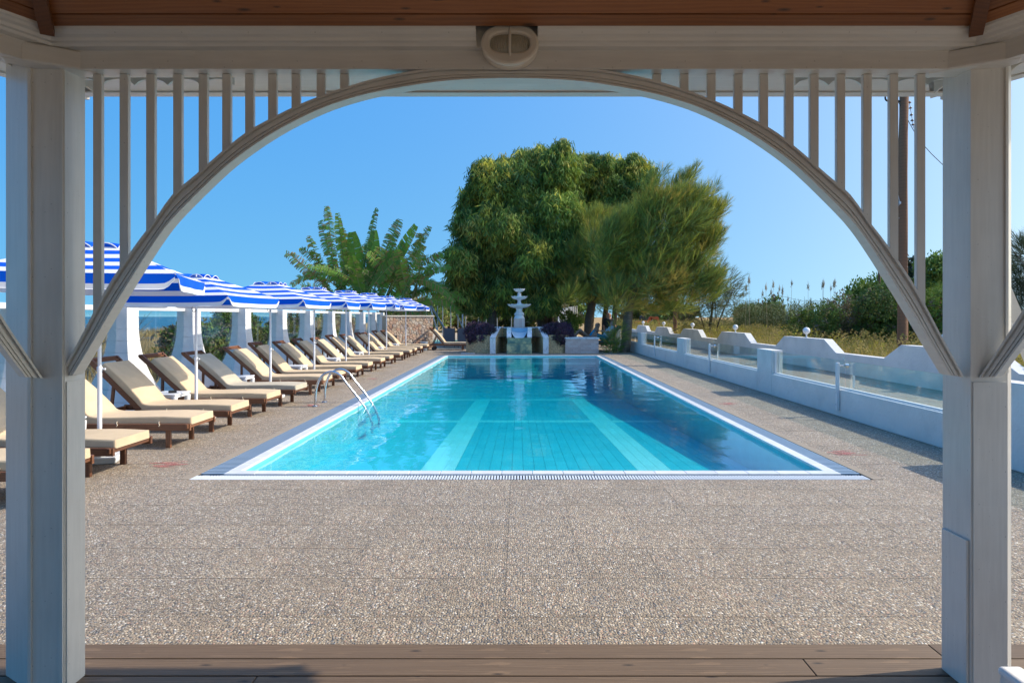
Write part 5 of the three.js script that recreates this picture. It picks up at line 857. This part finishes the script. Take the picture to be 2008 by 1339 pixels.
{ // grasses
  const f = rng(515), tuftG = (seed, n, h, sp, flower) => { const q = rng(seed), l = []; for (let k = 0; k < n; k++) { const g = blade(h * rr(0.5, 1.1, q), 0.012, rr(0.1, 0.6, q), 2); g.rotateY(q() * 6.28); g.translate(rr(-sp, sp, q), 0, rr(-sp, sp, q)); l.push(g); if (flower && q() < 0.5) { const b = leafTuft(seed + k, 5, 0.04, 0.03, 0.03); const a = q() * 6.28, r = sp * 0.8; b.translate(Math.cos(a) * r, h * rr(0.6, 1, q), Math.sin(a) * r); l.push(b); } } return merge(l); };
  const field = (name, label, geos, n, pal, place, scale) => { const o = new THREE.Group(); o.name = name; tag(o, label, 'grass'); o.userData.kind = 'stuff'; scene.add(o); const per = geos.map(() => []); for (let i = 0; i < n; i++) { const p = place(); if (!p) continue; per[Math.floor(f() * geos.length)].push([p, rr(0.7, 1.3, f) * scale(p), f() * 6.28, pick(pal, f)]); }
    per.forEach((l, gi) => { const im = new THREE.InstancedMesh(geos[gi], M.leaf, l.length), c = new THREE.Color(); l.forEach(([p, s, a, cl], i) => { im.setMatrixAt(i, M4.compose(p, Q4.setFromAxisAngle(UPV, a), S4.set(s, s, s))); const t = rr(0.8, 1.2, f); im.setColorAt(i, c.setRGB(cl[0] * t, cl[1] * t, cl[2] * t)); }); im.name = 'tufts'; im.userData.kind = 'stuff'; o.add(im); }); };
  const dry = [[0.44, 0.31, 0.14], [0.50, 0.36, 0.17], [0.38, 0.27, 0.12], [0.34, 0.25, 0.10], [0.28, 0.23, 0.09]];
  const weedy = [[0.36, 0.30, 0.08], [0.27, 0.25, 0.06], [0.40, 0.31, 0.11], [0.44, 0.34, 0.13], [0.22, 0.22, 0.06], [0.46, 0.40, 0.06]];
  field('dry_grass', 'dry tan grass on the seaward slope beyond the windbreak', [tuftG(1, 12, 0.4, 0.15), tuftG(2, 12, 0.5, 0.18)], 9000, dry, () => { const d = 7 + 58 * Math.pow(f(), 1.4), x = -7.6 - 28 * f(); return x / d < -0.95 || x / d > -0.28 ? null : V(x, -0.04, d); }, (p) => 0.9 + 0.008 * -p.z);
  field('meadow_grass', 'tall dry meadow grass with yellow weeds beyond the boundary wall', [tuftG(3, 14, 0.8, 0.2, true), tuftG(4, 14, 0.7, 0.2), tuftG(5, 12, 0.9, 0.16, true)], 15000, weedy, () => { const d = 9 + 66 * Math.pow(f(), 1.2), x = 9.95 + 34 * Math.pow(f(), 1.3); return x / d > 0.9 || x / d < 0.15 ? null : V(x, -0.04, d); }, (p) => 0.85 + 0.006 * -p.z);
  // reeds on the skyline
  const reedG = (seed) => { const q = rng(seed), l = [bar(new THREE.Vector3(0, 0, 0), new THREE.Vector3(0.1, 2.6, 0), 0.014, 0.006, 4)]; for (let k = 0; k < 12; k++) { const g = blade(rr(0.4, 0.7, q), 0.05, 0.8, 3); g.rotateX(0.5); g.rotateY(q() * 6.28); g.translate(0.03, 0.4 + k * 0.17, 0); l.push(g); } return merge(l); };
  field('reed_bed', 'tall green reeds along the skyline of the field', [reedG(11), reedG(12)], 900, [[0.10, 0.14, 0.04], [0.13, 0.16, 0.05], [0.09, 0.12, 0.035], [0.17, 0.18, 0.07]], () => { const x = 1440 + 260 * f(), d = 44 + 12 * f() - (x - 1440) * 0.01; return V(px(x, d), -0.05, d); }, () => 0.92);
  const plumeG = merge([bar(new THREE.Vector3(0, 0, 0), new THREE.Vector3(0.12, 3.6, 0), 0.014, 0.008, 4), leafTuft(88, 40, 0.14, 0.02, 0.035).scale(0.8, 3.2, 0.8).translate(0.12, 3.75, 0)]);
  field('reed_plumes', 'feathery straw coloured reed plumes above the reeds', [plumeG], 26, [[0.42, 0.34, 0.22], [0.36, 0.30, 0.2]], () => { const x = 1445 + 240 * f(), d = 42 + 10 * f(); return V(px(x, d), -0.05, d); }, () => 0.92);
}
// ---------------------------------------------------------------- things beyond the pool end
M.sand = std(C(0.46, 0.37, 0.26), 1, { map: mottle, bumpMap: bumpFine, bumpScale: 0.01 });
M.metalBlue = phys(C(0.30, 0.42, 0.55), 0.4, { metalness: 0.2 });
M.poleWood = std(C(0.85, 0.8, 0.78), 0.9, { map: tex(128, 512, (u, v) => { const t = N2(u * 4, v * 0.4), c = 0.75 + 0.5 * t - (N1(u, v) > 0.66 ? 0.2 : 0); return [136 * c, 104 * c, 80 * c]; }, true, 2, 0.2), bumpMap: bumpFine, bumpScale: 0.01 });
struct('court_ground', flat(-14, 4.6, 36.2, 62, 0.0), M.sand);
struct('court_surface', flat(-6, -1.2, 37, 43, 0.005), std(C(0.16, 0.34, 0.27), 0.9, { map: mottle }));
{ // tall court fence with thin posts
  const o = thing('court_fence', 'tall thin metal posts and top rail of the sports court fence', 'fence'), D = 46;
  for (const x of [868, 884, 898, 913, 938, 953, 975, 1003]) mesh('post', bar(V(px(x, D), 0, D), V(px(x, D), py(598, D), D), 0.035, 0.035, 6), M.galv, o);
  mesh('top_rail', bar(V(px(862, D), py(597, D), D), V(px(1010, D), py(597, D), D), 0.03, 0.03, 6), M.galv, o);
  for (const x of [900, 945]) mesh('cross_arm', bar(V(px(x - 5, D), py(575, D), D), V(px(x + 6, D), py(575, D), D), 0.03, 0.03, 6), M.galv, o);
  mesh('tall_post', bar(V(px(907, D), 0, D), V(px(907, D), py(574, D), D), 0.05, 0.05, 8), M.metalBlue, o);
}
{ // swing frame of slanting blue bars
  const o = thing('swing_frame', 'slanting blue metal bars of a swing frame behind the stone wall', 'swing frame'), D = 39;
  mesh('leg', bar(V(px(832, D), py(578, D), D), V(px(888, D), 0, D), 0.05, 0.05, 8), M.metalBlue, o); mesh('leg', bar(V(px(843, D), py(600, D), D), V(px(868, D), 0, D - 1), 0.04, 0.04, 8), M.galv, o);
  mesh('leg', bar(V(px(895, D), py(615, D), D), V(px(920, D), 0, D), 0.035, 0.035, 8), M.metalBlue, o); mesh('cross_bar', bar(V(px(832, D), py(592, D), D), V(px(872, D), py(592, D), D), 0.035, 0.035, 8), M.galv, o);
  for (const x of [836, 847, 858]) mesh('upright', bar(V(px(x, D), 0, D), V(px(x, D), py(592, D), D), 0.03, 0.03, 6), M.white, o);
}
{ // white bar fence running back on the right
  const o = thing('bar_fence', 'row of tall white bars on a low white kerb, running back right of the fountain', 'fence');
  mesh('kerb', uvm(box(0.25, 0.35, 20, 3.75, 0.175, -49)), M.plaster, o);
  for (let k = 0; k < 15; k++) { const d = 39.5 + k * 1.3; mesh('bar', bar(V(3.75, 0.35, d), V(3.75, 2.35, d), 0.045, 0.045, 8), M.white, o); }
}
{ // wheeled lounger and two grey ones behind it
  const w = lounger('wheeled_lounger', 0.86, -1.22, { wood: M.teak[2], cloth: M.cushion[1] }, { wheels: true }); w.name = numbered('wheeled_lounger'); scene.add(w); w.position.set(-2.45, 0, -30.2);
  tag(w, 'wheeled wooden lounger with beige cushion in the shade left of the planter', 'sun lounger');
  const grey = std(C(0.10, 0.11, 0.13), 0.8);
  [[-3.75, 33, 'left one behind the wheeled lounger'], [-2.95, 32.6, 'right one behind the wheeled lounger']].forEach(([x, d, wh]) => {
    const o = thing('grey_lounger', `dark grey mesh lounger with its back raised, ${wh}`, 'sun lounger', [x, 0, -d], 0, 'grey mesh loungers');
    mesh('back_panel', box(0.58, 0.72, 0.02, 0, 0.66, 0), grey, o); mesh('bed_panel', box(0.58, 0.02, 1.2, 0, 0.31, -0.62), grey, o);
    mesh('frame', [box(0.03, 0.76, 0.035, -0.31, 0.68, 0), box(0.03, 0.76, 0.035, 0.31, 0.68, 0), box(0.65, 0.03, 0.035, 0, 1.06, 0)], M.rubber, o);
    for (const a of [-0.28, 0.28]) for (const b of [-0.05, -1.15]) mesh('leg', box(0.03, 0.3, 0.03, a, 0.15, b), M.rubber, o);
  });
  const p = thing('red_post', 'short red post by the green court surface', 'post', [-3.5, 0, -36.8]); mesh('shaft', bar(new THREE.Vector3(0, 0, 0), new THREE.Vector3(0, 0.95, 0), 0.04, 0.04, 8), std(C(0.4, 0.05, 0.06), 0.6), p); mesh('cap', new THREE.SphereGeometry(0.05, 10, 8).translate(0, 0.96, 0), std(C(0.4, 0.05, 0.06), 0.6), p);
  const c = thing('orange_float', 'small orange swim float lying by the left planter', 'float', [-2.2, 0, -29.0]); mesh('pad', grid(16, 10, (u, v) => { const a = u * 6.2832, b = v * Math.PI; return new THREE.Vector3(0.2 * Math.sin(b) * Math.cos(a), 0.07 + 0.07 * Math.cos(b), 0.12 * Math.sin(b) * Math.sin(a)); }), std(C(0.75, 0.13, 0.03), 0.5), c); mesh('handle', new THREE.TorusGeometry(0.05, 0.012, 8, 16).translate(-0.1, 0.12, 0), std(C(0.6, 0.1, 0.03), 0.5), c);
  const mt = thing('white_slab', 'flat pale slab cover set in the paving by the far pool end', 'slab', [-2.25, 0, -27.2]); mesh('cover', rbox(0.62, 0.02, 0.3, 0.006, 0, 0.012, 0), M.marble, mt);
}
{ // utility poles and wires
  const pole = (name, label, x, d, topPy, r, bits) => { const o = thing(name, label, 'utility pole', [px(x, d), 0, -d], 0, 'utility poles in the field'), H = py(topPy, d); mesh('shaft', limb([new THREE.Vector3(0, -0.05, 0), new THREE.Vector3(0.01, H * 0.35, 0), new THREE.Vector3(0.04, H * 0.7, 0), new THREE.Vector3(0.06, H, 0)], r, r * 0.82, 12), M.poleWood, o); return [o, H]; };
  const [o, H] = pole('utility_pole', 'tall brown wooden utility pole with insulators, seen through the right slats', 1770, 22, 186, 0.17);
  const P = (x, y, z = 0) => new THREE.Vector3(x, y, z);
  mesh('bracket', [bar(P(-0.05, H - 0.25), P(-0.45, H - 0.1), 0.03, 0.03, 6), new THREE.TorusGeometry(0.13, 0.03, 8, 16, 4.4).translate(-0.48, H - 0.1, 0)], M.dark, o);
  mesh('insulator', [0.3, 0.5, 0.75, 0.95, 1.1].map((y, i) => lathe([[0.02, 0], [0.06, 0.02], [0.02, 0.07]], 10).translate(0.27 + i * 0.03, H - y, 0)), std(C(0.12, 0.07, 0.05), 0.4), o);
  mesh('insulator_arm', [bar(P(0.06, H - 0.2), P(0.3, H - 0.3), 0.015, 0.015, 6), bar(P(0.27, H - 0.3), P(0.42, H - 1.2), 0.012, 0.012, 6)], M.galv, o);
  mesh('clamp', [rbox(0.08, 0.1, 0.06, 0.01, -0.15, H - 3.9, 0.1), tube([P(-0.15, H - 3.9, 0.1), P(-0.22, H - 3.6, 0.1), P(-0.3, H - 3.4, 0.1)], 0.015, 10, 6), tube([P(-0.15, H - 3.95, 0.1), P(-0.28, H - 4.1, 0.1), P(-0.26, H - 4.4, 0.1), P(-0.16, H - 4.45, 0.1)], 0.012, 12, 6)], M.galv, o);
  tag(mesh('stay_wire', [tube([V(px(1772, 22) - 0.2, H - 0.2, 22), V(px(1800, 22), H - 1.75, 21.8), V(px(1853, 22), py(358, 22), 21.4), V(px(1990, 22), py(620, 22), 20)], 0.012, 20, 5)], M.dark), 'thin dark stay wire slanting down from the tall utility pole', 'wire');
  pole('utility_pole', 'thin dark utility pole behind the arch, left of the tall one', 1724, 44, 470, 0.1);
  pole('utility_pole', 'dark wooden pole between the casuarina and the tamarisk', 1324, 41, 560, 0.14);
  pole('utility_pole', 'tiny far utility pole on the skyline above the reeds', 1516, 95, 577, 0.13);
  tag(mesh('power_line', [tube([V(px(1440, 95), py(598, 95), 95), V(px(1480, 95), py(590, 95), 95), V(px(1516, 95), py(579, 95), 95), V(px(1580, 95), py(590, 95), 95), V(px(1660, 95), py(588, 95), 95)], 0.02, 40, 4)], M.dark), 'sagging power line crossing the far skyline above the reeds', 'wire');
  const w = thing('field_wall', 'short white wall standing in the dry field', 'wall', [px(1545, 52), 0, -52]); mesh('wall_body', uvm(rbox(2.4, 1.6, 0.25, 0.02, 0, 0.8, 0)), M.plaster, w); mesh('coping', uvm(rbox(2.5, 0.08, 0.35, 0.01, 0, 1.64, 0)), M.plaster, w);
}
{ // orange excavator in the far field
  const d = 62, o = thing('excavator', 'orange excavator with bent arm in the far field', 'excavator', [px(1262, d), 0, -d]), or = std(C(0.62, 0.12, 0.03), 0.5), P = (x, y, z = 0) => new THREE.Vector3(x, y, z);
  mesh('boom', [beamBox(P(0.35, 0.9), P(0.75, 1.55), 0.2, 0.3), beamBox(P(0.7, 1.5), P(1.45, 1.5), 0.2, 0.28)], or, o); mesh('arm', beamBox(P(1.4, 1.55), P(1.65, 0.6), 0.16, 0.22), or, o); mesh('bucket', rbox(0.4, 0.4, 0.5, 0.05, 1.62, 0.4, 0), M.dark, o);
  mesh('house', rbox(1.3, 0.7, 1.1, 0.08, -0.3, 0.85, 0), or, o); mesh('cab', rbox(0.6, 0.75, 0.7, 0.06, -0.05, 1.35, 0.1), M.dark, o); for (const s of [-1, 1]) mesh('track', rbox(1.7, 0.4, 0.28, 0.12, -0.2, 0.2, s * 0.45), M.rubber, o); mesh('hydraulic_ram', bar(P(0.5, 0.8), P(1.0, 1.42), 0.05, 0.04, 8), M.galv, o);
}
// ---------------------------------------------------------------- people
function figure(bones, lo, size, res) { // tapered bones joined with a smooth minimum, meshed on a grid
  const mc = new MarchingCubes(res, M.white, false, false, 400000), s = size / 2, P = new THREE.Vector3(), out = new THREE.Vector3();
  const B = bones.map(([a, b, r0, r1]) => { const A = new THREE.Vector3(...a), D = new THREE.Vector3(...b).sub(A); return [A, D, Math.max(1e-9, D.lengthSq()), r0, r1]; });
  for (let k = 0; k < res; k++) for (let j = 0; j < res; j++) for (let i = 0; i < res; i++) {
    P.set(lo[0] + (i / res) * size, lo[1] + (j / res) * size, lo[2] + (k / res) * size); let e = 0; const K = 34;
    for (const [A, D, L, r0, r1] of B) { out.subVectors(P, A); const t = Math.min(1, Math.max(0, out.dot(D) / L)), dd = Math.hypot(out.x - D.x * t, out.y - D.y * t, out.z - D.z * t) - (r0 + (r1 - r0) * t); if (dd < 0.3) e += Math.exp(-K * dd); }
    mc.field[i + j * res + k * res * res] = e > 0 ? Math.log(e) / K : -0.3;
  }
  mc.isolation = 0; mc.update(); const n = mc.count, g = new THREE.BufferGeometry(), p = new Float32Array(n * 3), nn = new Float32Array(n * 3);
  for (let i = 0; i < n; i++) { for (let c = 0; c < 3; c++) { p[i * 3 + c] = lo[c] + (mc.positionArray[i * 3 + c] + 1) * s; nn[i * 3 + c] = -mc.normalArray[i * 3 + c]; } }
  g.setAttribute('position', new THREE.BufferAttribute(p, 3)); g.setAttribute('normal', new THREE.BufferAttribute(nn, 3)); g.computeVertexNormals(); return clean(g);
}
function handAt(w, dir, r = 1) { // palm and five bent fingers at wrist w
  const l = [], D = new THREE.Vector3(...dir).normalize(), W = new THREE.Vector3(...w), S = new THREE.Vector3().crossVectors(D, Math.abs(D.y) > 0.8 ? new THREE.Vector3(1, 0, 0) : UPV).normalize(), N = new THREE.Vector3().crossVectors(S, D);
  const at = (a, b, c) => W.clone().addScaledVector(D, a * r).addScaledVector(S, b * r).addScaledVector(N, c * r);
  for (let k = 0; k < 4; k++) { const b = -0.03 + k * 0.02, L = [0.065, 0.078, 0.072, 0.055][k]; l.push(bar(at(0.0, b * 0.8, 0), at(0.09, b, 0), 0.013, 0.011, 6), bar(at(0.09, b, 0), at(0.09 + L * 0.55, b, -0.01), 0.0095, 0.009, 6), bar(at(0.09 + L * 0.55, b, -0.01), at(0.09 + L, b, -0.03), 0.009, 0.007, 6)); }
  l.push(bar(at(0.02, -0.035, 0), at(0.06, -0.065, -0.01), 0.011, 0.0095, 6), bar(at(0.06, -0.065, -0.01), at(0.09, -0.07, -0.025), 0.0095, 0.008, 6)); return l;
}
const SKIN = std(C(0.42, 0.23, 0.15), 0.6), SKIN2 = std(C(0.36, 0.18, 0.11), 0.6);
const headBones = (x, y, z, nx, ny, nz, fx, fz) => [[[x, y, z], [x + 0.01 * fx, y + 0.06, z + 0.01 * fz], 0.082, 0.09], [[x + 0.02 * fx, y - 0.06, z + 0.02 * fz], [x, y, z], 0.058, 0.08], [[x + 0.092 * fx, y + 0.01, z + 0.092 * fz], [x + 0.105 * fx, y - 0.015, z + 0.105 * fz], 0.012, 0.016], [[nx, ny, nz], [x, y - 0.04, z], 0.056, 0.05], [[x - 0.085 * fz, y, z + 0.085 * fx], [x - 0.09 * fz, y + 0.02, z + 0.09 * fx], 0.016, 0.016], [[x + 0.085 * fz, y, z - 0.085 * fx], [x + 0.09 * fz, y + 0.02, z - 0.09 * fx], 0.016, 0.016]];
const face = (o, x, y, z, fx, fz) => { const e = []; for (const s of [-1, 1]) e.push(new THREE.SphereGeometry(0.011, 8, 6).translate(x + 0.085 * fx - s * 0.032 * fz, y + 0.02, z + 0.085 * fz + s * 0.032 * fx)); mesh('eyes', e, M.dark, o); mesh('mouth', bar(new THREE.Vector3(x + 0.083 * fx - 0.022 * fz, y - 0.05, z + 0.083 * fz + 0.022 * fx), new THREE.Vector3(x + 0.083 * fx + 0.022 * fz, y - 0.05, z + 0.083 * fz - 0.022 * fx), 0.006, 0.006, 6), std(C(0.3, 0.1, 0.08), 0.6), o); };
{
  const D = 32.2, o = thing('person', 'person standing in a black printed T-shirt and grey shorts under the trees', 'person', [px(1194, D), 0, -D]);
  const b = [[[0, 0.95, 0], [0, 1.2, 0], 0.15, 0.15], [[0, 1.2, 0], [0, 1.46, 0], 0.15, 0.16], [[-0.13, 1.46, 0], [0.13, 1.46, 0], 0.085, 0.085],
    [[-0.2, 1.46, 0], [-0.27, 1.18, 0.02], 0.062, 0.05], [[-0.27, 1.18, 0.02], [-0.25, 0.93, 0.08], 0.046, 0.036], [[0.2, 1.46, 0], [0.3, 1.2, 0.02], 0.062, 0.05], [[0.3, 1.2, 0.02], [0.40, 0.98, 0.06], 0.046, 0.036],
    [[-0.1, 0.93, 0], [-0.11, 0.5, 0.02], 0.1, 0.068], [[-0.11, 0.5, 0.02], [-0.11, 0.09, -0.01], 0.064, 0.042], [[0.1, 0.93, 0], [0.12, 0.5, 0.02], 0.1, 0.068], [[0.12, 0.5, 0.02], [0.12, 0.09, -0.01], 0.064, 0.042], [[-0.11, 0.05, -0.03], [-0.12, 0.035, 0.14], 0.045, 0.032], [[0.12, 0.05, -0.03], [0.14, 0.035, 0.14], 0.045, 0.032], ...headBones(0, 1.7, 0.02, 0, 1.5, 0, -0.2, 0.98)];
  const g = merge([figure(b, [-1, -0.05, -1], 2, 92), ...handAt([-0.25, 0.93, 0.08], [0, -1, 0.15]), ...handAt([0.40, 0.98, 0.06], [0.5, -0.8, 0.1])]); mesh('body', g, SKIN2, o); face(o, 0, 1.7, 0.02, -0.2, 0.98);
  const shirt = figure([[[0, 0.98, 0], [0, 1.2, 0], 0.175, 0.165], [[0, 1.2, 0], [0, 1.44, 0], 0.165, 0.17], [[-0.14, 1.46, 0], [0.14, 1.46, 0], 0.098, 0.098], [[-0.2, 1.45, 0], [-0.25, 1.24, 0.02], 0.085, 0.085], [[0.2, 1.45, 0], [0.28, 1.25, 0.02], 0.085, 0.085]], [-0.6, 0.6, -0.6], 1.2, 60); const tb = mesh('shirt', shirt, std(C(0.012, 0.013, 0.015), 0.9), o);
  mesh('shirt_print', [0, 1, 2, 3].map((k) => { const q = leafTuft(300 + k, 4, 0.08, 0.03, 0.03); q.scale(1, 1, 0.05); q.translate(-0.06 + k * 0.04, 1.2 + 0.03 * (k % 2), 0.172); return q; }), std(C(0.12, 0.22, 0.16), 0.9), tb);
  mesh('shorts', figure([[[-0.1, 0.95, 0], [-0.12, 0.55, 0.02], 0.13, 0.1], [[0.1, 0.95, 0], [0.13, 0.55, 0.02], 0.13, 0.1], [[-0.06, 0.98, 0], [0.06, 0.98, 0], 0.15, 0.15]], [-0.6, 0.3, -0.6], 1.2, 50), std(C(0.12, 0.12, 0.13), 0.9), o);
  mesh('hair', grid(18, 10, (u, v) => { const a = u * 6.2832, t = v * 1.5; return new THREE.Vector3(0.094 * Math.sin(t) * Math.cos(a), 1.755 + 0.1 * Math.cos(t), 0.005 + 0.1 * Math.sin(t) * Math.sin(a)); }), std(C(0.10, 0.08, 0.07), 0.8), o);
}
{ // two people on a daybed behind the tiled box
  const D = 29.6, bed = thing('daybed', 'grey wooden daybed with raised back under the casuarina', 'daybed', [3.75, 0, -D]), gw = std(C(0.14, 0.15, 0.12), 0.85, { map: mottle });
  mesh('bed_top', rbox(2.0, 0.06, 1.3, 0.02, 0, 0.45, 0), gw, bed); mesh('side_rail', rbox(2.0, 0.1, 0.04, 0.01, 0, 0.38, 0.6), M.teak[1], bed); for (const a of [-0.9, 0.9]) for (const b of [-0.55, 0.55]) mesh('leg', rbox(0.07, 0.42, 0.07, 0.01, a, 0.21, b), M.teak[1], bed);
  mesh('back_panel', beamBox(new THREE.Vector3(0.5, 0.5, 0), new THREE.Vector3(1.15, 1.2, 0), 1.2, 0.05), gw, bed);
  const zz = -D, seatY = 0.5;
  const p = thing('person', 'fair haired person in a pale grey T-shirt leaning back on the daybed', 'person', [4.05, 0, zz + 0.35]);
  const b = [[[0.05, 0.62, 0], [0.22, 0.85, 0], 0.14, 0.145], [[0.22, 0.85, 0], [0.4, 1.08, 0], 0.145, 0.15], [[0.42, 1.1, -0.13], [0.42, 1.1, 0.13], 0.08, 0.08],
    [[0.42, 1.1, 0.2], [0.18, 0.92, 0.3], 0.06, 0.048], [[0.18, 0.92, 0.3], [-0.12, 0.98, 0.22], 0.045, 0.034], [[0.42, 1.1, -0.2], [0.2, 0.9, -0.28], 0.06, 0.048], [[0.2, 0.9, -0.28], [-0.1, 0.97, -0.18], 0.045, 0.034],
    [[0, 0.6, 0.1], [-0.42, 0.75, 0.13], 0.1, 0.068], [[-0.42, 0.75, 0.13], [-0.62, 0.56, 0.13], 0.062, 0.042], [[0, 0.6, -0.1], [-0.4, 0.85, -0.12], 0.1, 0.068], [[-0.4, 0.85, -0.12], [-0.66, 0.56, -0.12], 0.062, 0.042], [[-0.64, 0.54, 0.13], [-0.76, 0.53, 0.13], 0.042, 0.03], [[-0.68, 0.54, -0.12], [-0.8, 0.53, -0.12], 0.042, 0.03], ...headBones(0.46, 1.3, 0, 0.42, 1.13, 0, -0.98, 0.2)];
  mesh('body', merge([figure(b, [-1, -0.1, -1], 2, 92), ...handAt([-0.12, 0.98, 0.22], [-1, 0.1, -0.3]), ...handAt([-0.1, 0.97, -0.18], [-1, 0.1, 0.3])]), SKIN, p); face(p, 0.46, 1.3, 0, -0.98, 0.2);
  mesh('shirt', figure([[[0.06, 0.66, 0], [0.24, 0.87, 0], 0.16, 0.16], [[0.24, 0.87, 0], [0.4, 1.06, 0], 0.16, 0.165], [[0.42, 1.1, -0.14], [0.42, 1.1, 0.14], 0.095, 0.095], [[0.42, 1.09, 0.2], [0.28, 0.99, 0.27], 0.08, 0.075], [[0.42, 1.09, -0.2], [0.28, 0.98, -0.25], 0.08, 0.075]], [-0.4, 0.3, -0.6], 1.2, 56), std(C(0.5, 0.52, 0.55), 0.9), p);
  mesh('shorts', figure([[[0.03, 0.61, 0.1], [-0.26, 0.7, 0.12], 0.125, 0.1], [[0.03, 0.61, -0.1], [-0.25, 0.76, -0.12], 0.125, 0.1], [[0.03, 0.63, -0.06], [0.03, 0.63, 0.06], 0.15, 0.15]], [-0.6, 0.2, -0.6], 1.2, 50), std(C(0.05, 0.2, 0.22), 0.9), p);
  mesh('hair', grid(18, 10, (u, v) => { const a = u * 6.2832, t = v * 1.75; return new THREE.Vector3(0.48 + 0.1 * Math.sin(t) * Math.cos(a), 1.345 + 0.105 * Math.cos(t), 0.1 * Math.sin(t) * Math.sin(a)); }), std(C(0.28, 0.15, 0.06), 0.8), p);
  const q = thing('person', 'dark haired person in a turquoise swimsuit reclining with raised knees beside the tiled box', 'person', [3.42, 0, zz - 0.2]);
  const b2 = [[[0.1, 0.6, 0], [0.22, 0.78, 0], 0.13, 0.12], [[0.22, 0.78, 0], [0.36, 0.98, 0], 0.12, 0.13], [[0.38, 1.0, -0.11], [0.38, 1.0, 0.11], 0.065, 0.065], [[0.38, 1.0, 0.16], [0.28, 0.78, 0.25], 0.046, 0.038], [[0.28, 0.78, 0.25], [0.1, 0.62, 0.22], 0.036, 0.028], [[0.38, 1.0, -0.16], [0.28, 0.78, -0.25], 0.046, 0.038], [[0.28, 0.78, -0.25], [0.1, 0.62, -0.22], 0.036, 0.028],
    [[0.05, 0.59, 0.09], [-0.42, 0.98, 0.1], 0.1, 0.064], [[-0.42, 0.98, 0.1], [-0.78, 0.6, 0.1], 0.06, 0.038], [[0.05, 0.59, -0.09], [-0.5, 0.9, -0.1], 0.1, 0.064], [[-0.5, 0.9, -0.1], [-0.86, 0.58, -0.1], 0.06, 0.038], [[-0.8, 0.56, 0.1], [-0.93, 0.54, 0.1], 0.036, 0.026], [[-0.88, 0.55, -0.1], [-1.0, 0.54, -0.1], 0.036, 0.026], ...headBones(0.42, 1.19, 0, 0.38, 1.03, 0, -0.7, 0.7)];
  mesh('body', merge([figure(b2, [-1.1, -0.1, -1], 2, 92), ...handAt([0.1, 0.62, 0.22], [-1, -0.2, 0]), ...handAt([0.1, 0.62, -0.22], [-1, -0.2, 0])]), SKIN2, q); face(q, 0.42, 1.19, 0, -0.7, 0.7);
  mesh('swimsuit', figure([[[0.1, 0.61, 0], [0.2, 0.75, 0], 0.145, 0.132], [[0.2, 0.75, 0], [0.32, 0.92, 0], 0.132, 0.138]], [-0.4, 0.3, -0.6], 1.2, 50), std(C(0.02, 0.28, 0.42), 0.8), q);
  mesh('hair', grid(18, 12, (u, v) => { const a = u * 6.2832, t = v * 2.0; return new THREE.Vector3(0.45 + 0.11 * Math.sin(t) * Math.cos(a), 1.235 + 0.115 * Math.cos(t), -0.02 + 0.11 * Math.sin(t) * Math.sin(a)); }), std(C(0.015, 0.012, 0.01), 0.7), q);
}
scene.traverse((o) => { if (o.isMesh) { o.castShadow = true; o.receiveShadow = true; } });
renderer.render(scene, camera);
